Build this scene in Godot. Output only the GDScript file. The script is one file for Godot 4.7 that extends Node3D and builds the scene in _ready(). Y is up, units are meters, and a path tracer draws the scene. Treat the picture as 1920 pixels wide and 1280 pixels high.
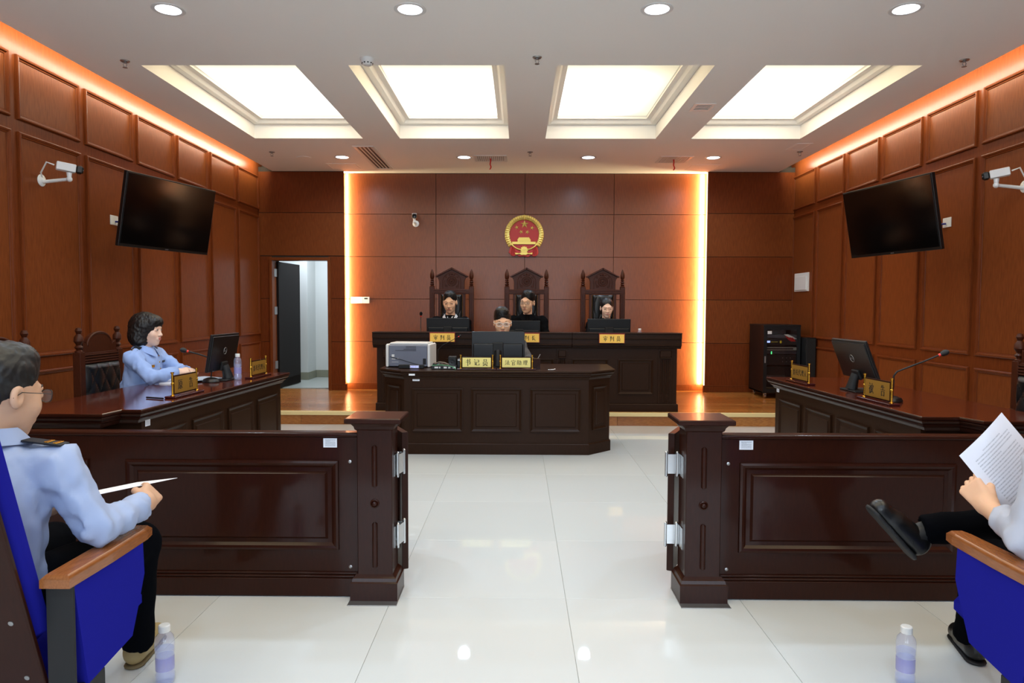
extends Node3D
# A courtroom seen from the public seats. Metres, y up, the camera looks towards -z.

const CEIL := 3.24
const DAIS := 0.15
const XL := -3.68
const XR := 3.85
const ZB := -10.07
const ZW := -9.93

var M := {}
var used := {}


# ---------------------------------------------------------------- mesh builder
class MB:
	var v := PackedVector3Array()
	var n := PackedVector3Array()
	var u := PackedVector2Array()
	var t := Transform3D()

	func tri(a: Vector3, b: Vector3, c: Vector3, na: Vector3, nb: Vector3, nc: Vector3) -> void:
		var g := (b - a).cross(c - a)
		if g.length_squared() < 1e-18:
			return
		a = t * a; b = t * b; c = t * c
		if g.dot(na + nb + nc) < 0.0:
			var s := b; b = c; c = s
			s = nb; nb = nc; nc = s
		v.push_back(a); v.push_back(c); v.push_back(b)
		n.push_back((t.basis * na).normalized()); n.push_back((t.basis * nc).normalized()); n.push_back((t.basis * nb).normalized())
		for i in 3:
			u.push_back(Vector2.ZERO)

	func quad(a: Vector3, b: Vector3, c: Vector3, d: Vector3, na: Vector3, nb := Vector3.INF, nc := Vector3.INF, nd := Vector3.INF) -> void:
		if nb == Vector3.INF:
			nb = na; nc = na; nd = na
		tri(a, b, c, na, nb, nc)
		tri(a, c, d, na, nc, nd)

	# a flat quad, the outward side towards «out»
	func flat(a: Vector3, b: Vector3, c: Vector3, d: Vector3, out: Vector3) -> void:
		var g := (b - a).cross(c - a)
		if g.length_squared() < 1e-16:
			g = (c - a).cross(d - a)
		g = g.normalized()
		if g.dot(out) < 0.0:
			g = -g
		quad(a, b, c, d, g)

	# a quad with a picture on it: a top left, b top right, c bottom right, d bottom left as seen from «out»
	func pic(a: Vector3, b: Vector3, c: Vector3, d: Vector3, out: Vector3) -> void:
		var first := v.size()
		flat(a, b, c, d, out)
		var at := {t * a: Vector2(0, 0), t * b: Vector2(1, 0), t * c: Vector2(1, 1), t * d: Vector2(0, 1)}
		for i in range(first, v.size()):
			u[i] = at[v[i]]

	# box with rounded-looking chamfers
	func box(c: Vector3, s: Vector3, e := 0.0) -> void:
		var h := s * 0.5
		e = minf(e, minf(h.x, minf(h.y, h.z)) * 0.8)
		for a in 3:
			var b := (a + 1) % 3
			var d := (a + 2) % 3
			for sg in [-1.0, 1.0]:
				var nn := Vector3.ZERO
				nn[a] = sg
				var q := []
				for k in [[-1, -1], [1, -1], [1, 1], [-1, 1]]:
					var p := c
					p[a] += sg * h[a]; p[b] += k[0] * (h[b] - e); p[d] += k[1] * (h[d] - e)
					q.append(p)
				quad(q[0], q[1], q[2], q[3], nn)
				if e > 0.0:
					for s2 in [-1.0, 1.0]:
						var n2 := Vector3.ZERO
						n2[b] = s2
						var p1 := c; var p2 := c; var p3 := c; var p4 := c
						p1[a] += sg * h[a]; p1[b] += s2 * (h[b] - e); p1[d] -= h[d] - e
						p2[a] += sg * h[a]; p2[b] += s2 * (h[b] - e); p2[d] += h[d] - e
						p3[a] += sg * (h[a] - e); p3[b] += s2 * h[b]; p3[d] += h[d] - e
						p4[a] += sg * (h[a] - e); p4[b] += s2 * h[b]; p4[d] -= h[d] - e
						quad(p1, p2, p3, p4, nn, nn, n2, n2)
		if e > 0.0:
			for sx in [-1.0, 1.0]:
				for sy in [-1.0, 1.0]:
					for sz in [-1.0, 1.0]:
						tri(c + Vector3(sx * h.x, sy * (h.y - e), sz * (h.z - e)), c + Vector3(sx * (h.x - e), sy * h.y, sz * (h.z - e)), c + Vector3(sx * (h.x - e), sy * (h.y - e), sz * h.z), Vector3(sx, 0, 0), Vector3(0, sy, 0), Vector3(0, 0, sz))

	func span(x0: float, x1: float, y0: float, y1: float, z0: float, z1: float, e := 0.0) -> void:
		box(Vector3((x0 + x1) / 2, (y0 + y1) / 2, (z0 + z1) / 2), Vector3(absf(x1 - x0), absf(y1 - y0), absf(z1 - z0)), e)

	# profile of (radius, height), turned about the y axis; corners sharper than 35 degrees stay sharp
	func lathe(p: Array, seg := 16, sx := 1.0, sz := 1.0) -> void:
		var m := p.size()
		var dirs := []
		for i in m - 1:
			var dd: Vector2 = (p[i + 1] - p[i]).normalized()
			dirs.append(Vector2(dd.y, -dd.x))
		for i in m - 1:
			var na: Vector2 = dirs[i]
			var nb: Vector2 = dirs[i]
			if i > 0 and dirs[i].dot(dirs[i - 1]) > 0.8:
				na = (dirs[i] + dirs[i - 1]).normalized()
			if i < m - 2 and dirs[i].dot(dirs[i + 1]) > 0.8:
				nb = (dirs[i] + dirs[i + 1]).normalized()
			for k in seg:
				var a0 := TAU * k / seg
				var a1 := TAU * (k + 1) / seg
				var c0 := Vector3(cos(a0) * sx, 0, sin(a0) * sz)
				var c1 := Vector3(cos(a1) * sx, 0, sin(a1) * sz)
				var d0 := Vector3(cos(a0) / sx, 0, sin(a0) / sz)
				var d1 := Vector3(cos(a1) / sx, 0, sin(a1) / sz)
				var up := Vector3.UP
				quad(c0 * p[i].x + up * p[i].y, c1 * p[i].x + up * p[i].y, c1 * p[i + 1].x + up * p[i + 1].y, c0 * p[i + 1].x + up * p[i + 1].y, d0 * na.x + up * na.y, d1 * na.x + up * na.y, d1 * nb.x + up * nb.y, d0 * nb.x + up * nb.y)

	# tube through points; r is one radius or one per point
	func tube(p: Array, r, seg := 8, closed := false) -> void:
		var m := p.size()
		var rings := []
		var norms := []
		var side := Vector3.ZERO
		for i in m:
			var d: Vector3
			if closed:
				d = p[(i + 1) % m] - p[(i + m - 1) % m]
			else:
				d = p[mini(i + 1, m - 1)] - p[maxi(i - 1, 0)]
			d = d.normalized()
			if side == Vector3.ZERO:
				side = d.cross(Vector3.UP if absf(d.y) < 0.9 else Vector3.RIGHT).normalized()
			side = (side - d * side.dot(d)).normalized()
			var up := d.cross(side)
			var rad: float = r[i] if r is Array else r
			var ring := []
			var nr := []
			for k in seg:
				var w := side * cos(TAU * k / seg) + up * sin(TAU * k / seg)
				ring.append(p[i] + w * rad)
				nr.append(w)
			rings.append(ring)
			norms.append(nr)
		for i in (m if closed else m - 1):
			var j := (i + 1) % m
			for k in seg:
				var l := (k + 1) % seg
				quad(rings[i][k], rings[i][l], rings[j][l], rings[j][k], norms[i][k], norms[i][l], norms[j][l], norms[j][k])
		if not closed:
			for e in [0, m - 1]:
				var out: Vector3 = (p[0] - p[1]) if e == 0 else (p[m - 1] - p[m - 2])
				out = out.normalized()
				for k in seg:
					tri(p[e], rings[e][k], rings[e][(k + 1) % seg], out, out, out)

	# joins loops of equal length; each is an Array of Vector3, flat shaded, facing away from the point «from»
	func loft(loops: Array, from: Vector3, out := Vector3.ZERO) -> void:
		for i in loops.size() - 1:
			var a: Array = loops[i]
			var b: Array = loops[i + 1]
			for k in a.size():
				var l := (k + 1) % a.size()
				var mid: Vector3 = (a[k] + a[l] + b[k] + b[l]) / 4.0
				flat(a[k], a[l], b[l], b[k], out if out != Vector3.ZERO else mid - from)

	# a moulded rectangle in the xy plane facing +z: prof holds (inset, height); the middle is filled
	func frame(cx: float, cy: float, w: float, h: float, prof: Array, fill := true) -> void:
		var loops := []
		for q in prof:
			var a: float = w / 2 - q.x
			var b: float = h / 2 - q.x
			loops.append([Vector3(cx - a, cy - b, q.y), Vector3(cx + a, cy - b, q.y), Vector3(cx + a, cy + b, q.y), Vector3(cx - a, cy + b, q.y)])
		for i in loops.size() - 1:
			for k in 4:
				var l := (k + 1) % 4
				var a: Array = loops[i]
				var b: Array = loops[i + 1]
				var side: Vector3 = ((a[k] + a[l]) / 2 - Vector3(cx, cy, 0)) * Vector3(1, 1, 0)
				var dz: float = prof[i + 1].y - prof[i].y
				flat(a[k], a[l], b[l], b[k], side.normalized() * signf(dz) * absf(dz) * 4.0 + Vector3(0, 0, absf(prof[i + 1].x - prof[i].x) + 1e-5))
		if fill:
			var e: Array = loops[-1]
			quad(e[0], e[1], e[2], e[3], Vector3(0, 0, 1))

	# polygon in the xy plane pushed along z from z0 to z1
	func prism(poly: PackedVector2Array, z0: float, z1: float, e := 0.0) -> void:
		var m := poly.size()
		var area := 0.0
		for i in m:
			area += poly[i].cross(poly[(i + 1) % m])
		if area < 0.0:
			poly.reverse()
		var small := inset(poly, e) if e > 0.0 else poly
		var ids := Geometry2D.triangulate_polygon(small)
		for i in range(0, ids.size(), 3):
			for z in [z0, z1]:
				var nn := Vector3(0, 0, 1 if (z == maxf(z0, z1)) else -1)
				var w := small if (e > 0.0 and z == maxf(z0, z1)) else poly
				tri(Vector3(w[ids[i]].x, w[ids[i]].y, z), Vector3(w[ids[i + 1]].x, w[ids[i + 1]].y, z), Vector3(w[ids[i + 2]].x, w[ids[i + 2]].y, z), nn, nn, nn)
		var hi := maxf(z0, z1)
		var lo := minf(z0, z1)
		for i in m:
			var j := (i + 1) % m
			var d := (poly[j] - poly[i]).normalized()
			var nn := Vector3(d.y, -d.x, 0)
			quad(Vector3(poly[i].x, poly[i].y, lo), Vector3(poly[j].x, poly[j].y, lo), Vector3(poly[j].x, poly[j].y, hi - e), Vector3(poly[i].x, poly[i].y, hi - e), nn)
			if e > 0.0:
				var n2 := Vector3(0, 0, 1)
				quad(Vector3(poly[i].x, poly[i].y, hi - e), Vector3(poly[j].x, poly[j].y, hi - e), Vector3(small[j].x, small[j].y, hi), Vector3(small[i].x, small[i].y, hi), nn, nn, (nn + n2).normalized(), (nn + n2).normalized())

	static func inset(poly: PackedVector2Array, e: float) -> PackedVector2Array:
		var m := poly.size()
		var res := PackedVector2Array()
		for i in m:
			var d0 := (poly[i] - poly[(i + m - 1) % m]).normalized()
			var d1 := (poly[(i + 1) % m] - poly[i]).normalized()
			var n0 := Vector2(-d0.y, d0.x)
			var n1 := Vector2(-d1.y, d1.x)
			var b := n0 + n1
			var k := maxf(b.length_squared() / 2.0, 0.3)
			res.append(poly[i] + b * (e / k))
		return res

	# a horizontal slab: poly in (x, z); prof holds (outset, y) from the underside up; top closed
	func slab(poly: PackedVector2Array, prof: Array) -> void:
		var area := 0.0
		for i in poly.size():
			area += poly[i].cross(poly[(i + 1) % poly.size()])
		if area < 0.0:
			poly.reverse()
		var mid := Vector3.ZERO
		for q in poly:
			mid += Vector3(q.x, 0, q.y) / poly.size()
		var loops := []
		for q in prof:
			var w := MB.inset(poly, -q.x)
			var l := []
			for a in w:
				l.append(Vector3(a.x, q.y, a.y))
			loops.append(l)
		for i in loops.size() - 1:
			var a: Array = loops[i]
			var b: Array = loops[i + 1]
			for k in a.size():
				var j := (k + 1) % a.size()
				var d: Vector3 = (a[j] - a[k]).normalized()
				var o := Vector3(d.z, 0, -d.x)
				var dx: float = prof[i + 1].x - prof[i].x
				var dy: float = prof[i + 1].y - prof[i].y
				flat(a[k], a[j], b[j], b[k], o * dy + Vector3.UP * -dx)
		for e in [0, loops.size() - 1]:
			var w := PackedVector2Array()
			for p in loops[e]:
				w.append(Vector2(p.x, p.z))
			var ids := Geometry2D.triangulate_polygon(w)
			var nn := Vector3.DOWN if e == 0 else Vector3.UP
			for i in range(0, ids.size(), 3):
				tri(loops[e][ids[i]], loops[e][ids[i + 1]], loops[e][ids[i + 2]], nn, nn, nn)

	func ball(c: Vector3, r: Vector3, seg := 12) -> void:
		var rows := seg / 2
		for i in rows:
			for k in seg:
				var q := []
				for w in [[i, k], [i, k + 1], [i + 1, k + 1], [i + 1, k]]:
					var th: float = PI * w[0] / rows
					var ph: float = TAU * w[1] / seg
					q.append(Vector3(sin(th) * cos(ph), cos(th), sin(th) * sin(ph)))
				quad(c + q[0] * r, c + q[1] * r, c + q[2] * r, c + q[3] * r, (q[0] / r).normalized(), (q[1] / r).normalized(), (q[2] / r).normalized(), (q[3] / r).normalized())

	func mesh() -> ArrayMesh:
		var a := []
		a.resize(Mesh.ARRAY_MAX)
		a[Mesh.ARRAY_VERTEX] = v
		a[Mesh.ARRAY_NORMAL] = n
		a[Mesh.ARRAY_TEX_UV] = u
		var m := ArrayMesh.new()
		m.add_surface_from_arrays(Mesh.PRIMITIVE_TRIANGLES, a)
		return m


# ---------------------------------------------------------------- naming
func numbered(called: String) -> String:
	var k: int = used.get(called, 0)
	used[called] = k + 1
	return called if k == 0 else "%s_%03d" % [called, k]


func thing(called: String, label: String, category: String, at := Vector3.ZERO, turn := 0.0, group := "") -> Node3D:
	var o := Node3D.new()
	o.name = numbered(called)
	add_child(o, true)
	o.position = at
	o.rotation.y = turn
	return tag(o, label, category, group)


func tag(o: Node3D, label: String, category: String, group := "") -> Node3D:
	o.set_meta("label", label)
	o.set_meta("category", category)
	if group:
		o.set_meta("group", group)
	return o


func dup(src: Node3D, called: String, label: String, at: Vector3, turn := 0.0) -> Node3D:
	var o: Node3D = src.duplicate()
	o.name = numbered(called)
	add_child(o, true)
	o.position = at
	o.rotation.y = turn
	o.set_meta("label", label)
	return o


func part(parent: Node, called: String, mb, mat: Material, label := "") -> MeshInstance3D:
	var o := MeshInstance3D.new()
	o.mesh = mb.mesh() if mb is MB else mb
	o.material_override = mat
	var nm := called
	var k := 1
	while parent.has_node(NodePath(nm)):
		nm = "%s_%03d" % [called, k]
		k += 1
	o.name = nm
	parent.add_child(o, true)
	if label:
		o.set_meta("label", label)
	return o


func whole(called: String, mb: MB, mat: Material, label: String, category: String, at := Vector3.ZERO, turn := 0.0, group := "") -> MeshInstance3D:
	var o := part(self, numbered(called), mb, mat)
	o.position = at
	o.rotation.y = turn
	tag(o, label, category, group)
	return o


func struct(called: String, mb: MB, mat: Material) -> MeshInstance3D:
	var o := part(self, called, mb, mat)
	o.set_meta("kind", "structure")
	return o


# ---------------------------------------------------------------- materials
func mat(c: Color, rough := 0.6, metal := 0.0, spec := 0.5) -> StandardMaterial3D:
	var m := StandardMaterial3D.new()
	m.albedo_color = c
	m.roughness = rough
	m.metallic = metal
	m.metallic_specular = spec
	return m


func wood(c1: Color, c2: Color, rough: float, sc: Vector3, seed_: int, coat := 0.0, freq := 0.06) -> StandardMaterial3D:
	var m := mat(Color.WHITE, rough)
	var nz := FastNoiseLite.new()
	nz.seed = seed_
	nz.noise_type = FastNoiseLite.TYPE_SIMPLEX_SMOOTH
	nz.frequency = freq
	nz.fractal_octaves = 4
	var tx := NoiseTexture2D.new()
	tx.width = 512
	tx.height = 512
	tx.seamless = true
	tx.noise = nz
	var g := Gradient.new()
	g.set_color(0, c1)
	g.set_color(1, c2)
	tx.color_ramp = g
	m.albedo_texture = tx
	m.uv1_triplanar = true
	m.uv1_world_triplanar = true
	m.uv1_scale = sc
	if coat > 0.0:
		m.clearcoat_enabled = true
		m.clearcoat = coat
		m.clearcoat_roughness = 0.08
	return m


func glow(c: Color, e: float) -> StandardMaterial3D:
	var m := mat(Color(0.8, 0.8, 0.8), 0.5)
	m.emission_enabled = true
	m.emission = c
	m.emission_energy_multiplier = e
	return m


func area(called: String, at: Vector3, towards: Vector3, size: Vector2, c: Color, e: float, parent: Node = self) -> AreaLight3D:
	var l := AreaLight3D.new()
	l.name = called
	l.area_size = size
	l.area_normalize_energy = true
	l.light_color = c
	l.light_energy = e
	l.shadow_enabled = true
	l.set("area_range", 20.0)
	parent.add_child(l, true)
	var up := Vector3.UP if absf(towards.normalized().y) < 0.9 else Vector3(0, 0, -1)
	l.transform = Transform3D(Basis.looking_at(towards, up), at)
	return l


func materials() -> void:
	M.wall = wood(Color(0.40, 0.200, 0.088), Color(0.50, 0.265, 0.125), 0.34, Vector3(2.2, 0.22, 2.2), 3)
	M.wall.metallic_specular = 0.24
	M.wallc = M.wall.duplicate()
	M.wallc.metallic_specular = 0.5
	M.wallc.roughness = 0.31
	M.wall2 = wood(Color(0.37, 0.168, 0.066), Color(0.46, 0.226, 0.098), 0.34, Vector3(2.0, 0.2, 2.0), 5)
	M.wall2.metallic_specular = 0.24
	M.dark = wood(Color(0.162, 0.098, 0.058), Color(0.19, 0.116, 0.072), 0.34, Vector3(2.5, 0.4, 2.5), 7)
	M.dark.metallic_specular = 0.24
	M.rail = wood(Color(0.158, 0.062, 0.032), Color(0.190, 0.080, 0.043), 0.34, Vector3(2.5, 0.4, 2.5), 9, 0.30)
	M.rail.metallic_specular = 0.2
	M.rail.clearcoat_roughness = 0.10
	M.top = wood(Color(0.30, 0.12, 0.075), Color(0.38, 0.165, 0.10), 0.12, Vector3(2.5, 2.5, 0.4), 11, 0.5)
	M.plank = wood(Color(0.56, 0.33, 0.13), Color(0.75, 0.50, 0.25), 0.22, Vector3(0.5, 3.0, 4.0), 13, 0.2)
	M.plank2 = wood(Color(0.52, 0.30, 0.12), Color(0.70, 0.44, 0.21), 0.22, Vector3(0.5, 3.0, 4.0), 15, 0.2)
	M.plank3 = wood(Color(0.60, 0.37, 0.16), Color(0.79, 0.54, 0.28), 0.22, Vector3(0.5, 3.0, 4.0), 17, 0.2)
	M.chairwood = wood(Color(0.22, 0.10, 0.055), Color(0.30, 0.145, 0.08), 0.36, Vector3(3, 0.5, 3), 19)
	M.chairwood.metallic_specular = 0.3
	M.arm = wood(Color(0.50, 0.29, 0.14), Color(0.62, 0.38, 0.20), 0.25, Vector3(4, 4, 0.6), 21, 0.3)
	M.joint = mat(Color(0.20, 0.16, 0.13), 0.8)
	M.white = mat(Color(0.955, 0.945, 0.925), 0.85)
	M.tile = mat(Color(0.812, 0.828, 0.828), 0.025, 0.0, 0.5)
	M.tile2 = mat(Color(0.804, 0.820, 0.820), 0.025, 0.0, 0.5)
	M.grout = mat(Color(0.74, 0.74, 0.72), 0.8)
	M.nosing = mat(Color(0.90, 0.82, 0.60), 0.4)
	M.chrome = mat(Color(0.80, 0.81, 0.82), 0.22, 1.0)
	M.steel = mat(Color(0.66, 0.66, 0.66), 0.35, 0.9)
	M.gold = mat(Color(0.93, 0.72, 0.27), 0.25, 1.0)
	M.brass = mat(Color(0.78, 0.58, 0.22), 0.3, 0.9)
	M.black = mat(Color(0.045, 0.047, 0.052), 0.35)
	M.blackm = mat(Color(0.06, 0.062, 0.068), 0.6)
	M.screen = mat(Color(0.012, 0.012, 0.014), 0.12)
	M.leather = mat(Color(0.055, 0.06, 0.068), 0.38)
	M.plastic = mat(Color(0.87, 0.87, 0.86), 0.4)
	M.paper = mat(Color(0.93, 0.94, 0.97), 0.8)
	M.ink = mat(Color(0.05, 0.04, 0.03), 0.6)
	M.red = mat(Color(0.78, 0.07, 0.06), 0.45)
	M.label = mat(Color(0.90, 0.91, 0.93), 0.5)


func _ready() -> void:
	# ---- camera, sky, exposure
	var cam := Camera3D.new()
	cam.name = "camera"
	add_child(cam)
	var f := 1315.0
	cam.fov = rad_to_deg(2.0 * atan(640.0 / f))
	cam.position = Vector3(0, 1.338, 0)
	cam.basis = Basis(Vector3.UP, atan(13.0 / f)) * Basis(Vector3.RIGHT, -atan(64.0 / f)) * Basis(Vector3(0, 0, 1), 0.0035)
	cam.near = 0.05
	cam.current = true
	var we := WorldEnvironment.new()
	we.name = "environment"
	var env := Environment.new()
	env.background_mode = Environment.BG_COLOR
	env.background_color = Color(0.02, 0.02, 0.02)
	env.tonemap_mode = Environment.TONE_MAPPER_LINEAR
	env.tonemap_exposure = EXPO
	env.sdfgi_enabled = true
	env.ssao_enabled = true
	env.ssil_enabled = true
	we.environment = env
	add_child(we)
	materials()
	room_lights()
	# ---- structure
	floor_tiles()
	dais()
	ceiling()
	side_wall(true)
	side_wall(false)
	back_wall()
	doorway()
	ceiling_fittings()
	furniture()
	props()
	people()


const EXPO := 1.26
const WARM := Color(1.0, 0.915, 0.72)
const COOL := Color(0.80, 0.90, 1.0)
const PANEL_E := 1.2
const SPOT_E := 1.55
const COVE_E := 8.5
const WINDOW_E := 3.6
const COFFER_X := [[-3.0, -1.775], [-1.355, -0.12], [0.29, 1.53], [1.93, 3.15]]
const COFFER_Z := [[-8.02, -5.62], [-3.59, -1.19]]


func room_lights() -> void:
	# large area lights: the luminous ceilings, the coves, the strips beside the centre wall, the corridor
	for zr in COFFER_Z:
		for i in 4:
			var xr = COFFER_X[i]
			var k := 0.75 if i == 2 else 1.0
			area("coffer_lamp", Vector3((xr[0] + xr[1]) / 2, 3.45, (zr[0] + zr[1]) / 2), Vector3.DOWN, Vector2(xr[1] - xr[0] - 0.28, zr[1] - zr[0] - 0.28), WARM, PANEL_E * k)
	area("cove_lamp", Vector3(-3.492, 3.30, -4.0), Vector3.LEFT, Vector2(11.6, 0.02), Color(1.0, 1.0, 0.90), COVE_E)
	area("cove_lamp", Vector3(3.632, 3.30, -4.0), Vector3.RIGHT, Vector2(11.6, 0.02), Color(1.0, 1.0, 0.90), COVE_E)
	area("strip_lamp", Vector3(-2.485, 1.74, -9.972), Vector3(0.5, 0, -1), Vector2(0.015, 3.0), Color(1.0, 0.88, 0.68), 8.0)
	area("strip_lamp", Vector3(2.62, 1.74, -9.972), Vector3(-0.5, 0, -1), Vector2(0.015, 3.0), Color(1.0, 0.88, 0.68), 8.0)
	for x in [-2.1, 0.1, 2.3]:
		area("window_light", Vector3(x, 1.85, 2.52), Vector3(0, 0, -1), Vector2(1.8, 1.9), Color(0.86, 0.93, 1.0), WINDOW_E)
	area("corridor_lamp", Vector3(-3.0, 2.60, -10.85), Vector3.DOWN, Vector2(1.2, 0.4), Color(0.90, 0.95, 1.0), 3.0)


func floor_tiles() -> void:
	var s := MB.new()
	s.span(XL - 0.1, XR + 0.1, -0.12, -0.004, -8.3, 2.6)
	var fl := struct("floor", s, M.grout)
	var meshes := {}
	var i0 := -4
	for i in range(i0, 6):
		for j in range(-6, 7):
			var x0 := maxf(-0.58 + 0.8 * i, XL)
			var x1 := minf(-0.58 + 0.8 * (i + 1), XR)
			var z1 := minf(-3.17 - 0.8 * j + 0.8, 2.5)
			var z0 := maxf(-3.17 - 0.8 * j, -7.96)
			if x1 - x0 < 0.02 or z1 - z0 < 0.02:
				continue
			var size := Vector3(x1 - x0 - 0.0018, 0.012, z1 - z0 - 0.0018)
			var key := size.snapped(Vector3.ONE * 0.001)
			if not meshes.has(key):
				var m := MB.new()
				m.box(Vector3(0, -0.006, 0), size, 0.0012)
				meshes[key] = m.mesh()
			var o := part(fl, "tile", meshes[key], M.tile if (i * 7 + j * 3) % 2 else M.tile2)
			o.position = Vector3((x0 + x1) / 2, 0, (z0 + z1) / 2)


func dais() -> void:
	var s := MB.new()
	s.span(XL, XR, -0.05, DAIS - 0.014, -7.93, -10.3)
	var o := struct("platform", s, M.joint)
	var mats := [M.plank, M.plank2, M.plank3]
	var rng := RandomNumberGenerator.new()
	rng.seed = 4
	var z := -7.95
	var meshes := {}
	while z > -10.06:
		var x := XL - rng.randf() * 1.0
		while x < XR:
			var a := maxf(x, XL)
			var b := minf(x + 1.21, XR)
			if b - a > 0.03:
				var key := snappedf(b - a, 0.001)
				if not meshes.has(key):
					var m := MB.new()
					m.box(Vector3(0, -0.007, 0), Vector3(b - a - 0.0015, 0.014, 0.1245), 0.001)
					meshes[key] = m.mesh()
				part(o, "plank", meshes[key], mats[rng.randi() % 3]).position = Vector3((a + b) / 2, DAIS, z - 0.063)
			x += 1.211
		z -= 0.126
	var e := MB.new()
	e.span(XL, XR, 0.108, DAIS + 0.001, -7.895, -7.952, 0.004)
	part(o, "step_edge", e, M.nosing)
	var x2 := XL
	var k := 0
	while x2 < XR:
		var r := MB.new()
		r.span(x2 + 0.001, minf(x2 + 1.2, XR) - 0.001, 0.0, 0.108, -7.915, -7.94, 0.001)
		part(o, "riser_board", r, mats[k % 3])
		x2 += 1.2
		k += 1


func ceiling() -> void:
	var s := MB.new()
	var y0 := CEIL
	var y1 := 3.39
	var xa := -3.482
	var xb := 3.622
	s.span(xa, xb, y0, y1, -8.02, ZB - 0.02)
	s.span(xa, xb, y0, y1, -3.59, -5.62)
	s.span(xa, xb, y0, y1, 2.5, -1.19)
	for zr in COFFER_Z:
		var edges := [xa]
		for xr in COFFER_X:
			edges.append(xr[0])
			edges.append(xr[1])
		edges.append(xb)
		for i in range(0, edges.size(), 2):
			s.span(edges[i], edges[i + 1], y0, y1, zr[0], zr[1])
	s.span(XL - 0.1, XR + 0.1, 3.62, 3.72, -10.3, 2.6)
	var c := struct("ceiling", s, M.white)
	# a moulded shelf inside each coffer
	for zr in COFFER_Z:
		for xr in COFFER_X:
			var m := MB.new()
			var w: float = xr[1] - xr[0]
			var d: float = zr[1] - zr[0]
			m.t = Transform3D(Basis(Vector3.RIGHT, Vector3(0, 0, 1), Vector3.DOWN), Vector3((xr[0] + xr[1]) / 2, 3.392, (zr[0] + zr[1]) / 2))
			m.frame(0, 0, w + 0.04, d + 0.04, [Vector2(0, 0), Vector2(0.075, 0.0), Vector2(0.08, -0.002), Vector2(0.10, -0.030), Vector2(0.115, -0.036), Vector2(0.145, -0.038), Vector2(0.148, -0.07)], false)
			part(c, "coffer_moulding", m, M.white)
	var led := MB.new()
	led.span(-3.4825, -3.488, 3.285, 3.315, 1.8, -9.9)
	led.span(3.6225, 3.628, 3.285, 3.315, 1.8, -9.9)
	part(c, "cove_light_strip", led, glow(Color(1.0, 0.86, 0.64), 2.0))
	# the wall behind the camera
	var b := MB.new()
	# (with three tall windows behind white roller blinds, out of the picture)
	b.span(XL - 0.1, XR + 0.1, -0.1, 0.85, 2.5, 2.62)
	b.span(XL - 0.1, XR + 0.1, 2.85, 3.7, 2.5, 2.62)
	var wx := [XL - 0.1, -3.05, -1.15, -0.85, 1.05, 1.35, 3.25, XR + 0.1]
	for i in range(0, 8, 2):
		b.span(wx[i], wx[i + 1], 0.85, 2.85, 2.5, 2.62)
	struct("wall_rear", b, M.wall)
	for i in 3:
		var x0: float = wx[1 + 2 * i]
		var x1: float = wx[2 + 2 * i]
		var fr := MB.new()
		fr.t = Transform3D(Basis(Vector3.UP, PI), Vector3((x0 + x1) / 2, 1.85, 2.5))
		fr.frame(0, 0, x1 - x0 + 0.14, 2.14, [Vector2(0, 0), Vector2(0.002, 0.025), Vector2(0.085, 0.02), Vector2(0.09, -0.05)], false)
		var wn := struct("window_%d" % (i + 1), fr, M.plastic)
		var bl := MB.new()
		bl.span(x0, x1, 0.85, 2.85, 2.545, 2.552)
		part(wn, "roller_blind", bl, glow(Color(0.88, 0.94, 1.0), 0.9))


func side_wall(left: bool) -> void:
	var s := MB.new()
	var X := XL if left else XR
	var o := -1.0 if left else 1.0
	s.span(X, X + o * 0.14, -0.1, 3.66, 2.6, -10.3)
	var w := struct("wall_left" if left else "wall_right", s, M.wall2)
	var rows := [[0.17, 0.845], [0.945, 2.612], [2.70, 3.168]]
	var prof := [Vector2(0, 0), Vector2(0.002, 0.016), Vector2(0.010, 0.021), Vector2(0.020, 0.019), Vector2(0.028, 0.010), Vector2(0.036, 0.008), Vector2(0.038, 0.003)]
	var made := []
	for r in rows:
		var m := MB.new()
		m.frame(0, 0, 0.73, r[1] - r[0], prof, false)
		var p := MB.new()
		p.frame(0, 0, 0.73 - 0.078, r[1] - r[0] - 0.078, [Vector2(0, 0.0), Vector2(0.0, 0.0028)])
		made.append([m.mesh(), p.mesh()])
	for k in 10:
		var z := (-9.555 if left else -9.60) + 0.8055 * k
		if not left:
			z = -9.60 + 0.806 * k
		for r in 3:
			for q in 2:
				var piece := part(w, ["panel_moulding", "panel"][q], made[r][q], [M.wall2, M.wall][q])
				piece.transform = Transform3D(Basis(Vector3.UP, -o * PI / 2), Vector3(X, (rows[r][0] + rows[r][1]) / 2, z))
	var b := MB.new()
	b.span(X, X - o * 0.016, 0.0, 0.10, 2.5, -7.9, 0.003)
	b.span(X, X - o * 0.016, DAIS, DAIS + 0.10, -7.96, ZW, 0.003)
	var bb := struct("baseboard_left" if left else "baseboard_right", b, M.wall2)


func board(parent: Node, x0: float, x1: float, y0: float, y1: float, z: float, m: Material) -> void:
	var b := MB.new()
	b.span(x0 + 0.0028, x1 - 0.0028, y0 + 0.0028, y1 - 0.0028, z, z - 0.014, 0.0015)
	part(parent, "panel", b, m)


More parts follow.
